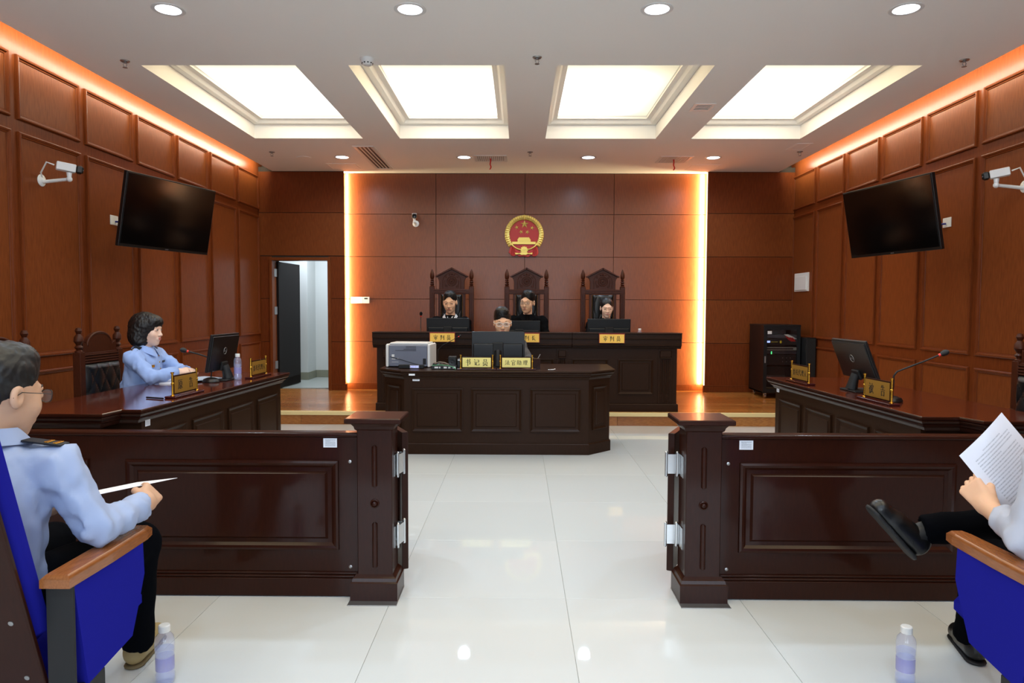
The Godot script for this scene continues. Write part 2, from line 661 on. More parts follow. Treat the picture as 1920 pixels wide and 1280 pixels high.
func back_wall() -> void:
	var s := MB.new()
	s.span(-2.70, XR + 0.1, -0.1, 3.66, ZB - 0.014, ZB - 0.16)
	s.span(XL - 0.1, -3.50, -0.1, 3.66, ZB - 0.014, ZB - 0.16)
	s.span(-3.50, -2.70, 2.0, 3.66, ZB - 0.014, ZB - 0.16)
	var w := struct("wall_back", s, M.joint)
	var rows := [0.15, 0.84, 1.452, 2.056, 2.66, 3.235]
	var xs := [-2.70, -1.19, 0.077, 1.344, 2.80]
	for i in 4:
		for j in 5:
			board(w, xs[i], xs[i + 1], rows[j], rows[j + 1], ZB, M.wallc)
	# the two wings stand forward of the centre; light strips behind their edges
	var g := MB.new()
	g.span(2.64, XR, 0.0, 3.3, ZW - 0.014, ZW - 0.034)
	g.span(XL, -3.50, 0.0, 3.3, ZW - 0.014, ZW - 0.034)
	g.span(-2.70, -2.475, 0.0, 3.3, ZW - 0.014, ZW - 0.034)
	g.span(-3.50, -2.70, 2.0, 3.3, ZW - 0.014, ZW - 0.034)
	part(w, "wing_backing", g, M.joint)
	for j in 5:
		board(w, 2.632, XR, rows[j], rows[j + 1], ZW, M.wall if j % 2 else M.wall2)
		if j >= 3:
			board(w, XL, -2.467, rows[j], rows[j + 1], ZW, M.wall if j % 2 else M.wall2)
		else:
			var top: float = minf(rows[j + 1], 2.05)
			board(w, XL, -3.50, rows[j], top, ZW, M.wall2)
			board(w, -2.70, -2.467, rows[j], top, ZW, M.wall2)
	var led := MB.new()
	led.span(-2.492, -2.478, 0.24, 3.235, -9.966, -9.972)
	led.span(2.627, 2.613 + 0.028, 0.24, 3.235, -9.966, -9.972)
	part(w, "edge_light_strip", led, glow(Color(1.0, 0.90, 0.72), 2.5))
	var b := MB.new()
	for r in [[-2.60, 2.75, ZB], [2.612, XR, ZW], [-2.70, -2.445, ZW], [XL, -3.53, ZW]]:
		b.span(r[0], r[1], DAIS, DAIS + 0.075, r[2] + 0.016, r[2] - 0.02, 0.003)
		b.span(r[0], r[1], DAIS + 0.075, DAIS + 0.09, r[2] + 0.011, r[2] - 0.02, 0.004)
	struct("baseboard_back", b, M.wall2)


func doorway() -> void:
	# frame, open leaf and the corridor behind it
	var f := MB.new()
	f.span(-3.535, -3.492, DAIS, 2.03, ZW + 0.022, ZW - 0.16, 0.005)
	f.span(-2.708, -2.665, DAIS, 2.03, ZW + 0.022, ZW - 0.16, 0.005)
	f.span(-3.535, -2.665, 1.99, 2.033, ZW + 0.024, ZW - 0.16, 0.005)
	var d := struct("door_1", f, M.wall)
	var l := MB.new()
	var leaf := Transform3D(Basis(Vector3.UP, deg_to_rad(85.0)), Vector3(-3.485, 0, -10.10))
	l.t = leaf
	l.span(0.0, 0.77, DAIS + 0.008, 1.982, -0.02, 0.02, 0.003)
	part(d, "door_leaf", l, mat(Color(0.115, 0.095, 0.09), 0.5, 0.0, 0.25))
	var k := MB.new()
	k.t = leaf
	k.span(0.01, 0.76, DAIS + 0.01, DAIS + 0.14, 0.02, -0.034, 0.004)
	part(d, "kick_board", k, M.dark)
	for y in [1.82, 1.28, 0.5]:
		var h := MB.new()
		h.span(-3.493, -3.482, y - 0.055, y + 0.055, -9.985, -10.055, 0.001)
		h.t = Transform3D(Basis.IDENTITY, Vector3(-3.482, y, -10.06))
		h.lathe([Vector2(0.0, -0.055), Vector2(0.008, -0.055), Vector2(0.008, 0.055), Vector2(0.0, 0.055)], 10)
		part(d, "door_hinge", h, M.steel)
	var c := MB.new()
	c.span(-4.6, -0.9, -0.05, DAIS - 0.002, ZB - 0.15, -13.0)
	var cf := struct("corridor_floor", c, mat(Color(0.70, 0.72, 0.70), 0.25))
	var e := MB.new()
	var wm := mat(Color(0.84, 0.85, 0.84), 0.85)
	e.span(-4.6, -4.5, 0.0, 2.7, ZB - 0.15, -13.0)
	e.span(-4.6, -0.9, 0.0, 2.7, -11.80, -11.90)
	e.span(-1.0, -0.9, 0.0, 2.7, ZB - 0.15, -13.0)
	e.span(-4.6, -3.43, 0.0, 2.7, -11.35, -11.80, 0.006)
	e.span(-4.7, -0.8, 2.65, 2.75, ZB - 0.15, -13.0)
	struct("wall_corridor", e, wm)
	var b := MB.new()
	b.span(-4.5, -3.42, DAIS, DAIS + 0.12, -11.34, -11.80, 0.002)
	b.span(-4.5, -1.0, DAIS, DAIS + 0.12, -11.79, -11.82, 0.002)
	struct("baseboard_corridor", b, mat(Color(0.55, 0.55, 0.48), 0.4))


func downlight(x: float, z: float, label: String) -> void:
	var o := thing("downlight", label, "downlight", Vector3(x, CEIL, z), 0.0, "round recessed ceiling downlights")
	var r := MB.new()
	r.lathe([Vector2(0.078, 0.002), Vector2(0.078, -0.003), Vector2(0.092, -0.006), Vector2(0.103, -0.003), Vector2(0.104, 0.002)], 28)
	part(o, "trim_ring", r, M.plastic)
	var d := MB.new()
	d.lathe([Vector2(0.0, -0.0025), Vector2(0.079, -0.0025)], 28)
	part(o, "lamp_face", d, glow(Color(0.93, 0.95, 1.0), 6.0))
	var l := SpotLight3D.new()
	l.name = "spot"
	l.spot_angle = 84.0
	l.spot_angle_attenuation = 1.0
	l.spot_range = 20.0
	l.spot_attenuation = 2.0
	l.light_color = COOL
	l.light_energy = SPOT_E
	l.light_size = 0.07
	l.shadow_enabled = true
	o.add_child(l)
	l.position = Vector3(0, -0.03, 0)
	l.rotation.x = -PI / 2


func ceiling_fittings() -> void:
	var xs := [-2.26, -0.705, 0.872, 2.452]
	var what := ["the one nearest the left wall", "second from the left wall", "third from the left wall", "the one nearest the right wall"]
	for r in 3:
		for i in 4:
			var z: float = [-9.01, -4.58, -0.15][r]
			downlight(xs[i], z, "round white downlight, %s row, %s" % [["far ceiling", "near ceiling", "rear ceiling"][r], what[i]])
	# luminous panels: white in the middle, creamy where the tubes end; the third is partly failing
	for r in 2:
		for i in 4:
			var xr = COFFER_X[i]
			var zr = COFFER_Z[r]
			var im := Image.create(64, 128, false, Image.FORMAT_RGBF)
			for a in 64:
				for b in 128:
					var fx := (a + 0.5) / 64.0
					var fy := (b + 0.5) / 128.0
					var k := smoothstep(0.17, 0.50, 1.0 - fy) * 0.85 + 0.15
					k *= 0.72 + 0.28 * smoothstep(0.0, 0.10, fy)
					if i == 2:
						k *= 0.30 + 0.70 * smoothstep(0.30, 0.80, (1.25 - fx) + 0.10 * sin(fy * 3.0))
					k *= 0.85 + 0.15 * smoothstep(0.0, 0.08, minf(fx, 1.0 - fx))
					im.set_pixel(a, b, Color(1.0, 0.89, 0.58).lerp(Color(1.0, 0.97, 0.92), k) * (0.45 + 1.45 * k))
			var gm := mat(Color(0.35, 0.34, 0.31), 0.6)
			gm.emission_enabled = true
			gm.emission = Color.WHITE
			gm.emission_operator = BaseMaterial3D.EMISSION_OP_MULTIPLY
			gm.emission_texture = ImageTexture.create_from_image(im)
			gm.emission_energy_multiplier = 1.0
			var m := MB.new()
			var a0 := Vector3(xr[0] + 0.10, 3.462, zr[0] + 0.10)
			var a1 := Vector3(xr[1] - 0.10, 3.462, zr[1] - 0.10)
			m.pic(Vector3(a0.x, 3.462, a0.z), Vector3(a1.x, 3.462, a0.z), Vector3(a1.x, 3.462, a1.z), Vector3(a0.x, 3.462, a1.z), Vector3.DOWN)
			m.flat(Vector3(a0.x, 3.47, a0.z), Vector3(a1.x, 3.47, a0.z), Vector3(a1.x, 3.47, a1.z), Vector3(a0.x, 3.47, a1.z), Vector3.UP)
			var place: String = ["leftmost of the four coffers in view", "second coffer from the left in view", "third coffer from the left, dimmer on its right side", "rightmost of the four coffers in view"][i] if r == 0 else ["behind the camera, outer coffer by the left wall", "behind the camera, inner coffer on the left", "behind the camera, inner coffer on the right", "behind the camera, outer coffer by the right wall"][i]
			whole("ceiling_light_panel", m, gm, "glowing light panel in a stepped ceiling coffer, " + place, "ceiling light", Vector3.ZERO, 0.0, "luminous coffer panels")


const RAISED := [Vector2(0, 0), Vector2(0.0, 0.013), Vector2(0.006, 0.014), Vector2(0.024, 0.002), Vector2(0.046, 0.002), Vector2(0.051, 0.010)]
const EDGE := [Vector2(-0.005, -0.085), Vector2(0.004, -0.078), Vector2(0.012, -0.062), Vector2(0.026, -0.052), Vector2(0.026, -0.042), Vector2(0.038, -0.036), Vector2(0.044, -0.026), Vector2(0.040, -0.020), Vector2(0.050, -0.014), Vector2(0.050, -0.004), Vector2(0.046, 0.0)]


func wmb(at: Vector3) -> MB:
	var m := MB.new()
	m.t = Transform3D(Basis.IDENTITY, -at)
	return m


func facing(dir: Vector3, at: Vector3) -> Transform3D:
	return Transform3D(Basis(Vector3.UP, atan2(dir.x, dir.z)), at)


func edge_at(y: float) -> Array:
	var r := []
	for q in EDGE:
		r.append(Vector2(q.x, q.y + y))
	return r


func poly(a: Array) -> PackedVector2Array:
	var r := PackedVector2Array()
	for q in a:
		r.append(Vector2(q[0], q[1]))
	return r


func rows_texture(w: int, h: int, seed_: int, ground: Color, ink: Color, title: bool) -> StandardMaterial3D:
	var im := Image.create(w, h, false, Image.FORMAT_RGB8)
	im.fill(ground)
	var rng := RandomNumberGenerator.new()
	rng.seed = seed_
	var y := h / 8
	var first := title
	while y < h - h / 10:
		var x := w / 7 if not first else w / 3
		var stop := int(w * (0.88 if not first else 0.72))
		if rng.randf() < 0.25 and not first:
			stop = int(w * 0.55)
		while x < stop:
			var cw := 2 + rng.randi() % 3
			im.fill_rect(Rect2i(x, y, cw, maxi(2, h / 64)), ink.lerp(ground, rng.randf() * 0.5))
			x += cw + 1
		y += maxi(5, h / 26)
		first = false
	var m := mat(Color.WHITE, 0.7)
	m.albedo_texture = ImageTexture.create_from_image(im)
	return m


func sticker(parent: Node3D, at: Vector3, x: float, y: float, z: float, w: float, h: float, dir := Vector3(0, 0, 1)) -> void:
	if not M.has("sticker"):
		M.sticker = rows_texture(96, 64, 8, Color(0.86, 0.88, 0.92), Color(0.3, 0.33, 0.38), false)
	var m := MB.new()
	m.t = Transform3D(Basis.IDENTITY, -at) * facing(dir, Vector3(x, y, z))
	m.box(Vector3(0, 0, 0.0004), Vector3(w, h, 0.0008))
	m.pic(Vector3(-w / 2, h / 2, 0.001), Vector3(w / 2, h / 2, 0.001), Vector3(w / 2, -h / 2, 0.001), Vector3(-w / 2, -h / 2, 0.001), Vector3(0, 0, 1))
	part(parent, "asset_sticker", m, M.sticker, "small white printed asset sticker")


func screw(parent: Node3D, at: Vector3, x: float, y: float, z: float) -> void:
	var m := MB.new()
	m.t = Transform3D(Basis(Vector3.RIGHT, PI / 2), Vector3(x, y, z) - at)
	m.lathe([Vector2(0.008, -0.001), Vector2(0.008, 0.002), Vector2(0.004, 0.004), Vector2(0, 0.004)], 12)
	part(parent, "screw_cap", m, M.steel)


func barrier(sx: float, x_in: float, x_out: float, label: String) -> void:
	# sx: +1 for the right one; x_in the aisle side of the post shaft
	var at := Vector3(x_in + sx * 0.9, 0, -3.21)
	var o := thing("court_barrier", label, "barrier", at)
	var a := x_in
	var b := x_in + sx * 0.160
	var m := wmb(at)
	m.span(a, b, 0.09, 0.82, -3.140, -3.285, 0.004)
	var post := part(o, "post", m, M.rail)
	m = wmb(at)
	m.slab(poly([[a - sx * 0.025, -3.117], [b + sx * 0.030, -3.117], [b + sx * 0.030, -3.302], [a - sx * 0.025, -3.302]]), [Vector2(0, 0.004), Vector2(0, 0.084), Vector2(-0.006, 0.090), Vector2(-0.010, 0.104), Vector2(-0.016, 0.110), Vector2(-0.024, 0.120)])
	part(o, "post_base", m, M.rail)
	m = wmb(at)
	m.span(a - sx * 0.028, b + sx * 0.034, 0.0005, 0.004, -3.072, -3.300, 0.001)  # thin flat grey strip on the floor, reaching in front of the post base
	part(o, "floor_strip", m, M.steel, "flat grey strip on the floor below the post")
	m = wmb(at)
	m.slab(poly([[a, -3.140], [b, -3.140], [b, -3.285], [a, -3.285]]), [Vector2(0.0, 0.780), Vector2(0.008, 0.786), Vector2(0.012, 0.80), Vector2(0.022, 0.812), Vector2(0.040, 0.816), Vector2(0.046, 0.819), Vector2(0.046, 0.836), Vector2(0.042, 0.840)])
	part(o, "post_cap", m, M.rail)
	var c := (a + b) / 2
	for q in [[0.52, 0.714], [0.148, 0.362]]:
		m = wmb(at)
		m.tube([Vector3(c, q[0], -3.138), Vector3(c, q[0] + 0.008, -3.138), Vector3(c, q[1] - 0.008, -3.138), Vector3(c, q[1], -3.138)], [0.001, 0.012, 0.012, 0.001], 14)
		part(o, "bead", m, M.rail)
	m = MB.new()
	m.t = Transform3D(Basis(Vector3.RIGHT, PI / 2), Vector3(c, 0.446, -3.14) - at)
	m.lathe([Vector2(0.021, 0.0), Vector2(0.021, 0.004), Vector2(0.016, 0.007), Vector2(0.013, 0.003), Vector2(0.009, 0.010), Vector2(0, 0.012)], 20)
	part(o, "rosette", m, M.rail)
	# panelled screen running to the wall
	m = wmb(at)
	m.span(b, x_out, 0.08, 0.748, -3.190, -3.232)
	part(o, "screen_board", m, M.rail)
	m = wmb(at)
	m.span(b, x_out, 0.740, 0.762, -3.178, -3.246, 0.008)
	part(o, "top_rail", m, M.rail)
	m = wmb(at)
	m.span(b, x_out, 0.004, 0.088, -3.166, -3.25, 0.003)
	m.span(b, x_out, 0.088, 0.100, -3.172, -3.25, 0.004)
	m.span(b, x_out, 0.100, 0.112, -3.180, -3.25, 0.004)
	part(o, "plinth", m, M.rail)
	var x := b + sx * 0.095
	var last := false
	while not last:
		var w: float = 0.985
		if absf(x + sx * w) > absf(x_out) - 0.1:
			w = absf(x_out - x) - 0.08
			last = true
		if w < 0.2:
			break
		m = MB.new()
		m.t = Transform3D(Basis.IDENTITY, Vector3(x + sx * w / 2, 0.424, -3.190) - at)
		m.frame(0, 0, w, 0.418, [Vector2(0, 0), Vector2(0.002, 0.012), Vector2(0.012, 0.015), Vector2(0.022, 0.012), Vector2(0.034, 0.001), Vector2(0.052, 0.001), Vector2(0.062, 0.012)])
		part(o, "panel", m, M.rail)
		x += sx * (w + 0.17)
	screw(o, at, b + sx * 0.044, 0.627, -3.190)
	screw(o, at, b + sx * 0.044, 0.135, -3.190)
	var lx := -0.866 if sx < 0 else 1.041
	sticker(o, at, lx, 0.713, -3.190, 0.063, 0.042)
	# the gate leaf, swung back behind the post, on two chrome spring hinges
	var hinge_x := x_in - sx * 0.030
	var dir := Vector3(sx * 0.42, 0, -0.91).normalized()
	var g := Transform3D(Basis(Vector3(0, 1, 0).cross(dir) * 1.0, Vector3.UP, dir), Vector3(hinge_x, 0, -3.315))
	g.basis = Basis(Vector3.UP.cross(dir).normalized(), Vector3.UP, dir)
	m = MB.new()
	m.t = Transform3D(Basis.IDENTITY, -at) * g
	m.box(Vector3(0, 0.41, 0.30), Vector3(0.032, 0.665, 0.60), 0.003)
	var leaf := part(o, "gate_leaf", m, M.rail)
	m = MB.new()
	m.t = Transform3D(Basis.IDENTITY, -at) * g * Transform3D(Basis(Vector3.UP, PI / 2), Vector3(0.016, 0.41, 0.30))
	m.frame(0, 0, 0.46, 0.50, RAISED)
	part(leaf, "panel", m, M.rail)
	for y in [0.608, 0.275]:
		var z := -3.262
		var pins := [Vector3(hinge_x - sx * 0.034, y, z), Vector3(hinge_x + sx * 0.018, y, z)]
		if sx < 0:
			pins = [Vector3(x_in + 0.012, y, -3.215), Vector3(x_in + 0.030, y, -3.285)]
		m = MB.new()
		for k in 2:
			m.t = Transform3D(Basis.IDENTITY, pins[k] - at)
			m.lathe([Vector2(0, -0.062), Vector2(0.004, -0.060), Vector2(0.007, -0.056), Vector2(0.007, 0.056), Vector2(0.004, 0.060), Vector2(0, 0.062)], 12)
		var run: Vector3 = pins[1] - pins[0]
		m.t = Transform3D(Basis(Vector3.UP, atan2(-run.z, run.x)), (pins[0] + pins[1]) / 2 - at)
		m.box(Vector3.ZERO, Vector3(run.length() - 0.012, 0.092, 0.005), 0.001)
		m.t = Transform3D(Basis.IDENTITY, -at)
		m.span(x_in - sx * 0.004, x_in, y - 0.05, y + 0.05, -3.185, -3.262, 0.001)
		m.span(minf(pins[1].x, x_in), maxf(pins[1].x, x_in), y - 0.046, y + 0.046, pins[1].z - 0.002, pins[1].z + 0.003, 0.001)
		part(o, "spring_hinge", m, M.chrome, "chrome double spring hinge of the gate")


func clerk_desk() -> void:
	var at := Vector3(-0.2, 0, -6.7)
	var o := thing("clerk_desk", "dark wooden clerk desk with angled corners and three raised front panels, standing below the bench", "desk", at)
	var outer := [[-1.255, -7.06], [-1.255, -6.55], [-1.04, -6.33], [0.634, -6.33], [0.851, -6.55], [0.851, -7.06]]
	var inner := [[0.811, -7.06], [0.811, -6.57], [0.617, -6.37], [-1.02, -6.37], [-1.215, -6.57], [-1.215, -7.06]]
	var m := wmb(at)
	m.slab(poly(outer + inner), [Vector2(0, 0.002), Vector2(0, 0.69)])
	part(o, "body", m, M.dark)
	m = wmb(at)
	var ring := [[-1.267, -7.06], [-1.267, -6.545], [-1.045, -6.318], [0.639, -6.318], [0.863, -6.545], [0.863, -7.06]]
	m.slab(poly(ring + inner), [Vector2(0, 0.001), Vector2(0, 0.094), Vector2(-0.004, 0.10), Vector2(-0.010, 0.104)])
	part(o, "plinth", m, M.dark)
	m = wmb(at)
	m.slab(poly([[-1.255, -7.08], [-1.255, -6.55], [-1.04, -6.33], [0.634, -6.33], [0.851, -6.55], [0.851, -7.08]]), edge_at(0.765))
	part(o, "desk_top", m, M.dark)
	for x in [-0.740, -0.204, 0.333]:
		m = MB.new()
		m.t = Transform3D(Basis.IDENTITY, Vector3(x, 0.405, -6.33) - at)
		m.frame(0, 0, 0.462, 0.396, RAISED)
		part(o, "panel", m, M.dark)
	for s in [-1.0, 1.0]:
		m = MB.new()
		var c := Vector3((-1.255 - 1.04) / 2 if s < 0 else (0.634 + 0.851) / 2, 0.42, -6.44)
		m.t = Transform3D(Basis.IDENTITY, -at) * facing(Vector3(s * 0.715, 0, 0.70) , c)
		m.frame(0, 0, 0.20, 0.396, RAISED)
		part(o, "panel", m, M.dark)
	sticker(o, at, -0.932, 0.690, -6.33, 0.064, 0.045)
	m = wmb(at)
	m.span(-0.99, -0.935, 0.722, 0.738, -6.279, -6.282)
	part(o, "paper_tag", m, M.label, "small cream tag on the desk edge")


func bench() -> void:
	var at := Vector3(0.09, DAIS, -8.3)
	var o := thing("judges_bench", "long dark wooden judges bench with stacked mouldings on the raised platform", "desk", at)
	var m := wmb(at)
	m.span(-1.63, 1.808, DAIS + 0.002, 0.90, -8.02, -8.06)
	m.span(-1.63, -1.59, DAIS + 0.002, 0.90, -8.06, -8.62)
	m.span(1.768, 1.808, DAIS + 0.002, 0.90, -8.06, -8.62)
	part(o, "body", m, M.dark)
	m = wmb(at)
	m.slab(poly([[-1.642, -8.62], [-1.642, -7.995], [1.822, -7.995], [1.822, -8.62], [1.80, -8.62], [1.80, -8.03], [-1.62, -8.03], [-1.62, -8.62]]), [Vector2(0, DAIS + 0.001), Vector2(0, 0.232), Vector2(-0.004, 0.238), Vector2(-0.010, 0.240)])
	part(o, "plinth", m, M.dark)
	# ledge in three lengths, each with the same stacked moulding
	var xs := [-1.63, -0.418, 0.605, 1.808]
	for i in 3:
		m = wmb(at)
		var e0 := 0.002 if i > 0 else 0.0
		m.slab(poly([[xs[i] + e0, -8.02], [xs[i + 1] - (0.002 if i < 2 else 0.0), -8.02], [xs[i + 1] - (0.002 if i < 2 else 0.0), -8.20], [xs[i] + e0, -8.20]]), [Vector2(0.0, 0.872), Vector2(0.004, 0.880)])
		var x0: float = xs[i] - (0.042 if i == 0 else -0.001)
		var x1: float = xs[i + 1] + (0.042 if i == 2 else -0.001)
		for q in [[0.872, 0.886, -7.995, 0.006], [0.886, 0.905, -7.985, 0.006], [0.905, 0.921, -7.965, 0.005], [0.921, 0.978, -7.975, 0.002], [0.978, 0.990, -7.958, 0.005], [0.990, 1.040, -7.962, 0.002], [1.040, 1.054, -7.945, 0.004]]:
			m.span(x0, x1, q[0], q[1], q[2], -8.20, q[3])
		part(o, "ledge", m, M.dark)
	m = wmb(at)
	m.span(-1.63, 1.808, 0.868, 0.90, -8.18, -8.66, 0.006)
	part(o, "worktop", m, M.top)
	for c in [-1.154, -0.632, -0.07, 0.252, 0.814, 1.336]:
		m = MB.new()
		m.t = Transform3D(Basis.IDENTITY, Vector3(c, 0.549, -8.02) - at)
		m.frame(0, 0, 0.404 if absf(c - 0.09) > 0.2 else 0.29, 0.402, RAISED)
		part(o, "panel", m, M.dark)
	for c in [-1.494, -0.314, 0.494, 1.674]:
		var w := 0.128 if absf(c - 0.09) > 1.0 else 0.088
		m = wmb(at)
		m.span(c - w * 0.5 - 0.02, c + w * 0.5 + 0.02, 0.240, 0.872, -8.012, -8.03, 0.002)
		var p := part(o, "pilaster", m, M.dark)
		m = wmb(at)
		m.span(c - w / 2, c + w / 2, 0.775, 0.848, -7.985, -8.02, 0.008)
		m.span(c - w / 2 - 0.003, c + w / 2 + 0.003, 0.762, 0.776, -7.980, -8.02, 0.005)
		part(p, "corbel", m, M.dark)
		for k in 5:
			var fx: float = c + (k - 2) * w / 5.4
			m = wmb(at)
			m.tube([Vector3(fx, 0.35, -8.011), Vector3(fx, 0.356, -8.011), Vector3(fx, 0.744, -8.011), Vector3(fx, 0.75, -8.011)], [0.001, w * 0.065, w * 0.065, 0.001], 8)
			part(p, "flute", m, M.dark)
			m = MB.new()
			m.t = Transform3D(Basis.IDENTITY, Vector3(fx, 0.252, -8.010) - at)
			m.lathe([Vector2(0, 0), Vector2(0.008, 0.008), Vector2(0.009, 0.022), Vector2(0.004, 0.034), Vector2(0.008, 0.05), Vector2(0.009, 0.066), Vector2(0.003, 0.084), Vector2(0.006, 0.09), Vector2(0, 0.094)], 10)
			part(p, "turned_drop", m, M.dark)


func party_table(label: String, top: Array, a: Vector2, b: Vector2, n: int, pitch: float, w: float, s: float) -> void:
	# a, b: near and far end of the front board in (x, z); s the side the front looks to
	var at := Vector3((a.x + b.x) / 2 - s * 0.35, 0, (a.y + b.y) / 2)
	var o := thing("party_table", label, "table", at)
	var m := wmb(at)
	m.slab(poly(top), edge_at(0.7575))
	part(o, "edge_moulding", m, M.rail)
	m = wmb(at)
	m.slab(poly(top), [Vector2(0.044, 0.7572), Vector2(0.048, 0.7585), Vector2(0.046, 0.760)])
	part(o, "table_top", m, M.top)
	var d := (b - a).normalized()
	var out := Vector3(absf(d.y) * s, 0, -d.x * signf(d.y) * s)
	var len := a.distance_to(b)
	var f := facing(out, Vector3((a.x + b.x) / 2, 0, (a.y + b.y) / 2))
	m = MB.new()
	m.t = Transform3D(Basis.IDENTITY, -at) * f
	m.box(Vector3(0, 0.345, -0.02), Vector3(len, 0.685, 0.04), 0.002)
	part(o, "front_board", m, M.dark)
	m = MB.new()
	m.t = Transform3D(Basis.IDENTITY, -at) * f
	m.box(Vector3(0, 0.045, 0.004), Vector3(len + 0.01, 0.085, 0.014), 0.003)
	part(o, "plinth", m, M.dark)
	for e in [-1.0, 1.0]:
		m = MB.new()
		m.t = Transform3D(Basis.IDENTITY, -at) * f
		m.box(Vector3(e * (len / 2 - 0.02), 0.345, -0.33), Vector3(0.04, 0.685, 0.60), 0.002)
		part(o, "end_board", m, M.dark)
	for k in n:
		m = MB.new()
		var u: float = -len / 2 + 0.30 + pitch * k
		m.t = Transform3D(Basis.IDENTITY, -at) * f * Transform3D(Basis.IDENTITY, Vector3(-u if s > 0 else u, 0.405, 0.0))
		m.frame(0, 0, w, 0.39, RAISED)
		part(o, "panel", m, M.dark)
	sticker(o, at, a.x + d.x * (0.06 if s > 0 else 1.96) + out.x * 0.001, 0.668, a.y + d.y * (0.06 if s > 0 else 1.96), 0.05, 0.045, out)


func turned_leg(h: float, r: float) -> Array:
	return [Vector2(0, 0), Vector2(r * 0.6, 0), Vector2(r * 0.7, h * 0.1), Vector2(r, h * 0.5), Vector2(r * 0.7, h * 0.62), Vector2(r, h * 0.7), Vector2(r, h), Vector2(0, h)]


func cushion(m: MB, c: Vector3, s: Vector3, e: float) -> void:
	m.box(c, s, e)


func chair_frame(o: Node3D, half: float, seat_y: float, zb: float, zf: float) -> void:
	for s in [-1.0, 1.0]:
		var m := MB.new()
		m.t = Transform3D(Basis.IDENTITY, Vector3(s * half, 0, zf))
		m.lathe(turned_leg(seat_y + 0.20, 0.026), 12)
		part(o, "leg", m, M.chairwood)
		m = MB.new()
		m.span(s * half - 0.028, s * half + 0.028, seat_y + 0.20, seat_y + 0.235, zb, zf + 0.05, 0.01)
		part(o, "armrest", m, M.chairwood)
	var m2 := MB.new()
	m2.span(-half, half, seat_y - 0.10, seat_y - 0.02, zb, zf, 0.005)
	part(o, "seat_frame", m2, M.chairwood)
	m2 = MB.new()
	m2.span(-half + 0.03, half - 0.03, seat_y - 0.02, seat_y + 0.06, zb + 0.05, zf + 0.02, 0.025)
	part(o, "seat_cushion", m2, M.leather)


func ring(c: Vector3, r: float, from := 0.0, to := TAU, n := 24) -> Array:
	var p := []
	for i in n + 1:
		var a := from + (to - from) * i / n
		p.append(c + Vector3(cos(a) * r, sin(a) * r, 0))
	return p


func spiral(c: Vector3, r0: float, r1: float, a0: float, a1: float) -> Array:
	var p := []
	for i in 15:
		var k := i / 14.0
		var a := lerpf(a0, a1, k)
		p.append(c + Vector3(cos(a), sin(a), 0) * lerpf(r0, r1, k))
	return p


